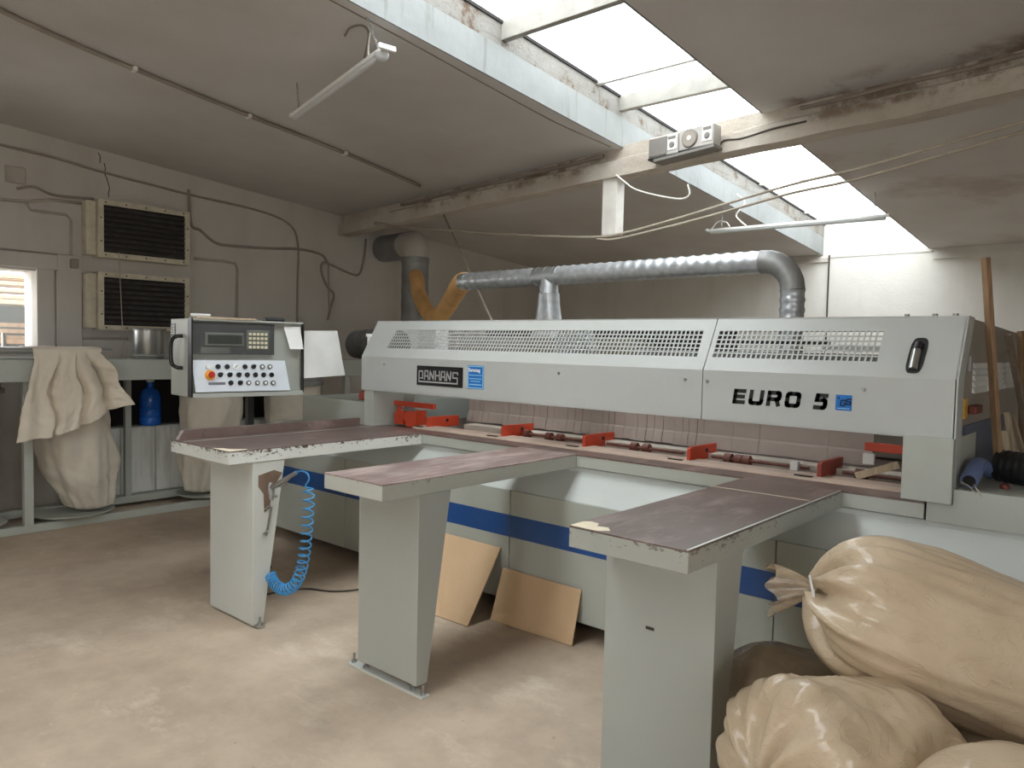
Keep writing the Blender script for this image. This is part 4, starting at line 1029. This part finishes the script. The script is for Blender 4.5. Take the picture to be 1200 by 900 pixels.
def beamcable(pts, off, r, mat, label, name='beam_cable', cat='cable'):
    return solo(name, MB().tube(smooth_path([WB(a, b, off) for a, b in pts], 8), r, 7), mat, label, cat, smooth='all')
def beamrun(x0, x1, h, r, mat, label, name='conduit', cat='pipe', o=.03):
    n = 24; P_ = []
    for i in range(n+1):
        x = x0+(x1-x0)*i/n; y = beam_y(x)-o-r
        P_.append((x, y, zc(y)-h+.004*math.sin(9*x)))
    return solo(name, MB().tube(P_, r, 8), mat, label, cat, smooth='all')
beamrun(-6.2, -2.80, .088, .012, 'conduit', 'grey conduit along the beam, left of the speakers')
beamrun(-2.2, 1.8, .088, .012, 'conduit', 'grey conduit along the beam, right of the speakers')
beamrun(-1.75, 1.8, .030, .013, 'conduit_dark', 'brown rotten pipe along the top of the beam at the right')
beamrun(-6.0, -3.3, .035, .016, 'conduit_dark', 'stained pipe along the top of the beam at the left')
beamcable([(840, 178), (848, 165), (870, 162), (905, 151), (945, 142)], .104, .006, 'cable', 'dark cable from the right speaker running along the beam')
beamcable([(722, 205), (733, 214), (745, 222), (770, 229), (797, 233), (808, 228), (806, 216)], .16, .006, 'white_cable', 'white cable end dangling below the beam next to the post')
# hanging wooden post
mb = MB(); x = -3.20; y = beam_y(x)-.03; zt = zc(y)-.215
mb.box(x-.075, x+.055, y-.04, y+.06, 2.345, zt+.01)
solo('hanging_post', mb, 'post', 'short white wooden post hanging from the beam over the saw', 'post', bevel=.006)
# the two long cables
r1 = [(452, 264), (500, 268), (560, 272.5), (640, 276.5), (700, 277.5), (735, 272), (790, 257), (850, 239), (925, 217), (1000, 199), (1100, 171), (1215, 138)]
r2 = [(700, 280), (722, 280), (790, 264), (850, 248), (925, 227), (1000, 211), (1100, 183), (1215, 150)]
def strung(pts, off, label):
    P_ = [WB(a, b, off) for a, b in pts]; d = (P_[-1]-P_[-2]); P_.append(P_[-1]+d*((XR-.002-P_[-1].x)/d.x))
    return solo('strung_cable', MB().tube(smooth_path(P_, 8), .0085, 7), 'rope', label, 'cable', 'cables strung below the beam', smooth='all')
strung(r1, .17, 'upper of two pale cables sagging from the left wall past the post')
strung(r2, .17, 'lower of two pale cables rising right from the hanging post')
solo('beam_bracket', MB().tube([WB(440, 262, .12), WB(455, 264, .17)], .02, 10), 'conduit', 'short painted bracket stub at the left end of the beam', 'bracket')
p0 = WB(520, 252, .10); p1 = Vector((-4.35, 4.6, 1.52))
p1 = W(575, 373, 'y', 4.55)
solo('stay_wire', MB().tube([p0, p1, p1+(p1-p0)*.25], .010, 8), 'rope', 'thin slanting wire from the beam down behind the saw hood', 'wire', smooth='all')

# ================================================================== DUCTS
def ribbed(pts, r, amp, pitch, seg=24):
    P_ = [Vector(p) for p in pts]; ds_ = [0]
    for a, b in zip(P_[:-1], P_[1:]): ds_.append(ds_[-1]+(b-a).length)
    tot_ = ds_[-1]; n = max(8, int(tot_/pitch*4)); out, rr = [], []; k = 0
    for i in range(n+1):
        s_ = tot_*i/n
        while k < len(ds_)-2 and ds_[k+1] < s_: k += 1
        out.append(P_[k].lerp(P_[k+1], (s_-ds_[k])/max(1e-9, ds_[k+1]-ds_[k]))); rr.append(r+amp*(1 if i % 4 == 0 else (.2 if i % 4 in (1, 3) else 0)))
    return MB().tube(out, rr, seg)
dy = 4.2
du = thing('extraction_duct', 'silver spiral extraction pipe over the saw with right elbow and middle branch', 'duct', (-2.9, dy, 1.66))
zl, zr = 1.998, 2.012
run = [(-4.19, dy, zl), (-1.80, dy, zr)]
part('main_pipe', ribbed(run, .0625, .0055, .075), 'galv', du, smooth=True)
elb = [(-1.80, dy, zr)]+[(-1.78+.165*math.sin(a), dy, zr-.165+.165*math.cos(a)) for a in [PI/2*k/10 for k in range(11)]]
part('elbow', ribbed(elb, .066, .0015, .045), 'galv_dusty', du, smooth=True)
part('drop_pipe', ribbed([(-1.615, dy, zr-.165), (-1.613, dy, 1.50)], .065, .006, .055), 'galv', du, smooth=True)
part('branch_collar', MB().tube([(-3.353, dy, 1.99), (-3.353, dy, 1.87)], [.066, .070], 24), 'foil', du, smooth=True)
mb = MB(); R = []
for z, hx, hy in ((1.88, .068, .068), (1.80, .074, .07), (1.68, .098, .075), (1.56, .14, .08)):
    R.append([mb.bm.verts.new((-3.35+hx*math.copysign(abs(math.cos(a))**.7, math.cos(a)), dy+hy*math.copysign(abs(math.sin(a))**.7, math.sin(a)), z)) for a in [2*PI*k/24 for k in range(24)]])
for i in range(3):
    for k in range(24): mb.bm.faces.new((R[i][k], R[i][(k+1) % 24], R[i+1][(k+1) % 24], R[i+1][k]))
part('branch_hopper', mb, 'galv', du, smooth=True)
part('joint_tape', MB().tube([(-3.47, dy, zl+.002), (-3.26, dy, zl+.004)], .0685, 24), 'foil', du, smooth=True)
part('end_ring', MB().tube([(-4.225, dy, zl-.001), (-4.165, dy, zl)], .067, 24), 'foil', du, smooth=True)
# vertical riser and its elbow into the wall
ry = 5.6
rz = thing('riser_duct', 'wide dusty vertical sheet metal pipe in the corner behind the saw', 'duct', (-6.37, ry, 0))
part('riser_pipe', ribbed([(-6.37, ry, 0), (-6.375, ry, 2.46)], .148, .004, .16, 32), 'galv_dusty', rz, smooth=True)
part('riser_band', MB().lathe([(.150, 2.40), (.156, 2.405), (.156, 2.455), (.150, 2.46)], (-6.375, ry, 0), 32), 'galv_dusty', rz, smooth=True)
el = [(-6.375, ry, 2.44)]+[(-6.375-.17+.17*math.cos(a), ry+.06*a, 2.46+.17*math.sin(a)) for a in [PI/2*k/8 for k in range(9)]]+[(-6.62, 5.72, 2.63), (-6.74, 5.76, 2.63)]
part('top_elbow', MB().tube(el, .146, 28), 'wall', rz, smooth=True)
part('wall_collar', ribbed([(-6.72, 5.76, 2.63), (-7.185, 5.80, 2.63)], .150, .008, .05, 28), 'galv_dusty', rz, smooth=True, label='dark ribbed collar into the wall')
hp = [W(489, 330, 'y', 5.42), W(491, 345, 'y', 5.4), W(500, 364, 'y', 5.3), W(511, 372, 'y', 5.1), W(521, 364, 'y', 4.85), W(532, 346, 'y', 4.55), W(540, 333, 'y', 4.3), Vector((-4.19, dy, zl))]
hp = [W(487, 322, 'y', 5.55)]+hp
solo('orange_hose', ribbed(smooth_path(hp, 8), .073, .005, .035, 24), 'orange_hose', 'orange flexible hose joining the silver duct to the corner pipe', 'hose', smooth=True)

# ================================================================== RIGHT END: TIMBER, HOSES
def stick(p, q, w, h, mat, label, grp='timber leaning at the right end'):
    solo('timber_strip', MB().bar(p, q, w, h), mat, label, 'timber', grp, bevel=.002)
def strip(top, bot, x_t, x_b, w, h, mat, label):
    p = W(top[0], top[1], 'x', x_t); q = W(bot[0], bot[1], 'x', x_b); d = (q-p).normalized()
    q = p+d*((1.006-p.z)/d.z)                                # stands on the end block
    solo('timber_strip', MB().bar(q, p, w, h), mat, label, 'timber', 'timber leaning at the right end', bevel=.002)
strip((1155, 302), (1171, 556), -.572, -.50, .030, .020, 'stick', 'tallest brown timber strip rising above the saw end, leaning on it')
strip((1181, 392), (1214, 556), -.570, -.48, .026, .020, 'stick_grey', 'long weathered strip leaning left at the saw end, right of the tallest')
strip((1196, 388), (1199, 556), -.575, -.53, .034, .022, 'stick', 'brown timber strip at the right picture edge behind the weathered one')
strip((1175, 505), (1182, 556), -.560, -.525, .035, .022, 'stick_pale', 'short pale batten standing behind the black hose, leftmost of the short ones')
strip((1180, 483), (1191, 556), -.560, -.51, .030, .020, 'stick_pale', 'longer pale batten standing behind the black hose, second of the short ones')
strip((1186, 488), (1206, 556), -.555, -.50, .022, .018, 'stick_pale', 'thin pale batten leaning behind the black hose, third of the short ones')
bh = [W(1119, 563, 'y', 3.24), W(1127, 553, 'y', 3.30), W(1138, 546, 'y', 3.37), W(1150, 546, 'y', 3.45), W(1161, 553, 'y', 3.56)]
for k, p in enumerate(bh): p.z = max(p.z, 1.034); p.x = max(p.x, -.552)
hb = thing('blue_hose', 'ribbed blue hose end lying on the saw end block', 'hose', (bh[2].x, bh[2].y, 1.0))
part('hose_body', ribbed(smooth_path(bh, 8), .028, .003, .02, 18), 'blue_hose', hb, smooth=True)
d = (bh[0]-bh[1]).normalized(); part('hose_mouth', MB().tube([bh[0]+d*.0005, bh[0]+d*.004], .022, 16), 'black', hb)
bk = [(-.500, 3.545, 1.066), (-.46, 3.53, 1.066), (-.40, 3.50, 1.066), (-.32, 3.46, 1.066), (-.22, 3.42, 1.066)]
bk = [Vector(p) for p in bk]
kb = thing('black_hose', 'fat black hose lying on the saw end block at the right edge', 'hose', (-.4, 3.5, 1.0))
part('hose_body', ribbed(bk, .062, .003, .03, 24), 'black', kb, smooth=True)
d = (bk[0]-bk[1]).normalized(); part('hose_mouth', MB().tube([bk[0]+d*.0005, bk[0]+d*.004], .05, 20), 'dark', kb)
solo('frayed_wire', MB().tube(smooth_path([W(1126, 566, 'y', 3.235), W(1135, 563, 'y', 3.25), W(1140, 566, 'y', 3.25), W(1146, 575, 'y', 3.197), W(1150, 582, 'y', 3.193)], 6), .0025, 6).tube(smooth_path([W(1128, 566, 'y', 3.235), W(1136, 570, 'y', 3.22), W(1143, 579, 'y', 3.194)], 6), .002, 6), 'rope', 'frayed pale wire end beside the blue hose mouth', 'wire')
p = W(1180, 568, 'z', .934)
solo('red_plug', MB().lathe([(.0001, 0), (.014, 0), (.017, .006), (.017, .014), (.008, .02), (.0001, .02)], (-.455, 3.36, 1.001), 18), 'red_dim', 'small dull red plug lying in front of the black hose', 'plug', smooth=True)

# ================================================================== SACKS OF SAWDUST
def sack(c0, c1, R, seed, label, mat, flat=.0, tail=None, neck=.035, sq=1., folds=9, pleat=1.):
    """c0 is the tied neck, c1 the far end"""
    c0, c1 = Vector(c0), Vector(c1); ax_ = (c1-c0); Ln = ax_.length; d = ax_.normalized()
    s = d.cross(Vector((0, 0, 1))).normalized(); u = s.cross(d)
    mb = MB(); nu, nv = 120, 90
    def f(a_, v):
        a = 2*PI*a_; t = v
        sh = min(1., t/.19); r = (1-(1-sh)**2.7)**.46
        if t > .72: r *= max(0., 1-((t-.72)/.28)**2.6)**.5
        r = max(r*R, neck if t < .5 else .002)
        ca, sa = math.cos(a), math.sin(a)
        pl = pleat*math.exp(-t/.09)
        wob = .12*pl*math.sin(folds*a+seed)+.09*pl*math.sin((folds*2+3)*a+2*seed)+.03*math.exp(-t/.3)*math.sin(23*a+4*math.sin(3*a+seed))
        wob += .08*fbm((ca*.8+seed, sa*.8, t*1.8))+.02*fbm((ca*2.4+seed*2, sa*2.4, t*6+seed))
        cr = noise.noise(Vector((ca*2.2+seed, sa*2.2, t*3.5))); wob += .016*(1-min(1, abs(cr)*6))*min(1, t*6)
        wob += .02*math.sin(5*a+9*t+seed)*math.sin(8*t)
        rr = r*(1+wob)
        p = c0+d*(Ln*t+(.03*pl*math.sin(folds*a)))+s*(rr*ca)+u*(rr*sa*sq)
        lo = flat
        if p.z < lo: p.z = lo+(p.z-lo)*.12
        return p
    V = mb.grid(f, nu, nv, wrap=True); mb.bm.faces.new(V[-1]); mb.bm.faces.new(V[0][::-1])
    cen = (c0+c1)/2
    t = thing('sawdust_sack', label, 'sack', (cen.x, cen.y, cen.z-R), 0, 'plastic sacks of sawdust')
    part('sack_body', mb, mat, t, smooth='all')
    if tail:
        m2 = MB(); td = Vector(tail).normalized(); ts = td.cross(Vector((0, 0, 1))).normalized(); tu = ts.cross(td); LT = Vector(tail).length
        def g(a_, v):
            a = 2*PI*a_; r = neck*.5+(LT*.50)*(v**.8)*(.85+.25*math.sin(3*a+seed))*(1+.20*math.sin(9*a+seed))
            return c0+td*(LT*v+.02*math.sin(5*a)*v)+ts*(r*math.cos(a)*.35)+tu*(r*math.sin(a)-.12*LT*v*v)
        m2.grid(g, 60, 14, wrap=True)
        part('neck_tail', m2, 'film', t, smooth='all', label='gathered clear plastic neck')
        part('neck_tie', MB().tube([c0+d*.0+s*(neck*1.1*math.cos(w))+u*(neck*1.1*math.sin(w)) for w in [2*PI*k/20 for k in range(21)]], .008, 8), 'film', t, smooth='all')
    return t
ts_ = sack((-.82, 2.42, .750), (.30, 2.70, .475), .224, 2.1, 'topmost plump clear plastic sack of sawdust with tied neck and white cable tie', 'sack', flat=.44, tail=(-.13, -.02, -.015), folds=8)
ct = MB(); p = W(958, 708, 'y', 2.375); q = W(953, 672, 'y', 2.375); ct.tube([Vector((-.822, 2.40, .772)), p+Vector((0, -.03, .02)), q+Vector((0, -.03, 0))], [.005, .004, .0035], 8)
part('cable_tie', ct, 'white', ts_, label='white cable tie end')
sack((-.745, 1.84, .39), (-.47, 2.34, .31), .262, 5.2, 'glossy plastic sack of sawdust below the topmost one, tied end towards the viewer', 'sack', flat=.015, tail=(-.05, -.06, -.07), folds=11, pleat=.55)
sack((-.25, 2.66, .24), (-1.21, 2.50, .235), .240, 8.4, 'shade-toned sack of sawdust behind the right table leg', 'sack_shaded', flat=.012, folds=8)
sack((.74, 1.72, .31), (-.47, 2.05, .315), .312, 11.3, 'matt pale sack of sawdust at the bottom right picture corner', 'sack', flat=.012, folds=8, pleat=.4)

# ================================================================== YARD OUTSIDE THE WINDOW
rk = thing('yard_rack', 'wooden trestle in the yard outside the left window', 'rack', (-8.6, 2.2, -.16))
part('shelf', MB().box(-9.1, -8.3, .9, 3.6, 1.80, 1.84), 'stick_pale', rk)
part('beam', MB().box(-9.0, -8.4, .9, 3.6, 1.42, 1.46), 'stick', rk)
for y in (1.0, 3.4):
    for x in (-9.05, -8.35): part('leg', MB().box(x-.04, x+.04, y, y+.08, -.16, 1.80), 'stick', rk)
part('dark_backdrop', MB().box(-9.12, -9.10, .9, 3.6, .3, 1.80), 'rubber', rk)  # dark backdrop added to cover the overbright yard behind the boards
for k in range(12):
    z = 1.858+.065*(k//3); a = random.uniform(-.12, .12); x = -8.42-.20*(k % 3); y0 = 2.3+random.uniform(-.15, .15)
    d = Vector((math.sin(a)*.5, math.cos(a), random.uniform(-.01, .01))).normalized(); ln = random.uniform(.25, .55)
    c = Vector((x, y0, z+.01))
    solo('yard_board', MB().bar(c-d*ln, c+d*ln, random.uniform(.10, .16), .035), ('stick_pale', 'ply', 'stick')[k % 3], 'sawn board in the sunlit pile outside the left window', 'board', 'boards piled outside the window')
for k in range(9):
    z = 1.482+.06*(k//3); a = random.uniform(-.015, .015); x = -8.5-.16*(k % 3); y0 = 2.25
    d = Vector((math.sin(a), math.cos(a), .0)); c = Vector((x, y0, z))
    solo('shaded_board', MB().bar(c-d*.7, c+d*.7, .12, .04), 'stick', 'dark board in the shaded pile under the trestle top outside the left window', 'board', 'boards piled below the trestle top')

# ================================================================== LIGHT
wd = bpy.data.worlds.new('sky'); SC.world = wd; wd.use_nodes = True
nt = wd.node_tree; bg = nt.nodes['Background']; tc = nt.nodes.new('ShaderNodeTexCoord')
ns = nt.nodes.new('ShaderNodeTexNoise'); ns.inputs['Scale'].default_value = 2.6; ns.inputs['Detail'].default_value = 6
rp = nt.nodes.new('ShaderNodeValToRGB'); rp.color_ramp.elements[0].position = .38; rp.color_ramp.elements[0].color = (.86, .93, 1, 1)
rp.color_ramp.elements[1].position = .6; rp.color_ramp.elements[1].color = (1, .985, .965, 1)
nt.links.new(tc.outputs['Generated'], ns.inputs['Vector']); nt.links.new(ns.outputs['Fac'], rp.inputs['Fac']); nt.links.new(rp.outputs['Color'], bg.inputs['Color'])
bg.inputs['Strength'].default_value = 8.0
def portal(name, loc, rot, sx, sy):
    l = bpy.data.lights.new(name, 'AREA'); l.shape = 'RECTANGLE'; l.size = sx; l.size_y = sy; l.cycles.is_portal = True
    o = bpy.data.objects.new(name, l); COL.objects.link(o); o.location = loc; o.rotation_euler = rot
sl_ = math.atan(.0807)
portal('skylight_portal', ((SKL+SKR)/2, 3.0, zp(3.0)+.05), (-sl_, 0, 0), 1.1, 12.1)
portal('fill_gate_portal', ((GX0+GX1)/2, YF-.32, GZ/2), (PI/2, 0, 0), GX1-GX0, GZ)
portal('fill_window_portal', (XR+.33, (RY0+RY1)/2, (RZ0+RZ1)/2), (PI/2, 0, PI/2), RY1-RY0, RZ1-RZ0)
portal('window_portal', (XL-.32, (WY0+WY1)/2, (WZ0+WZ1)/2), (PI/2, 0, -PI/2), WY1-WY0, WZ1-WZ0)
SC.view_settings.view_transform = 'Standard'
SC.view_settings.look = 'None'
SC.view_settings.gamma = 1
SC.view_settings.use_curve_mapping = False
SC.view_settings.exposure = 0.0
SC.cycles.max_bounces = 10; SC.cycles.diffuse_bounces = 6; SC.cycles.transparent_max_bounces = 12
SC.cycles.use_denoising = True
SC.cycles.sample_clamp_indirect = 8
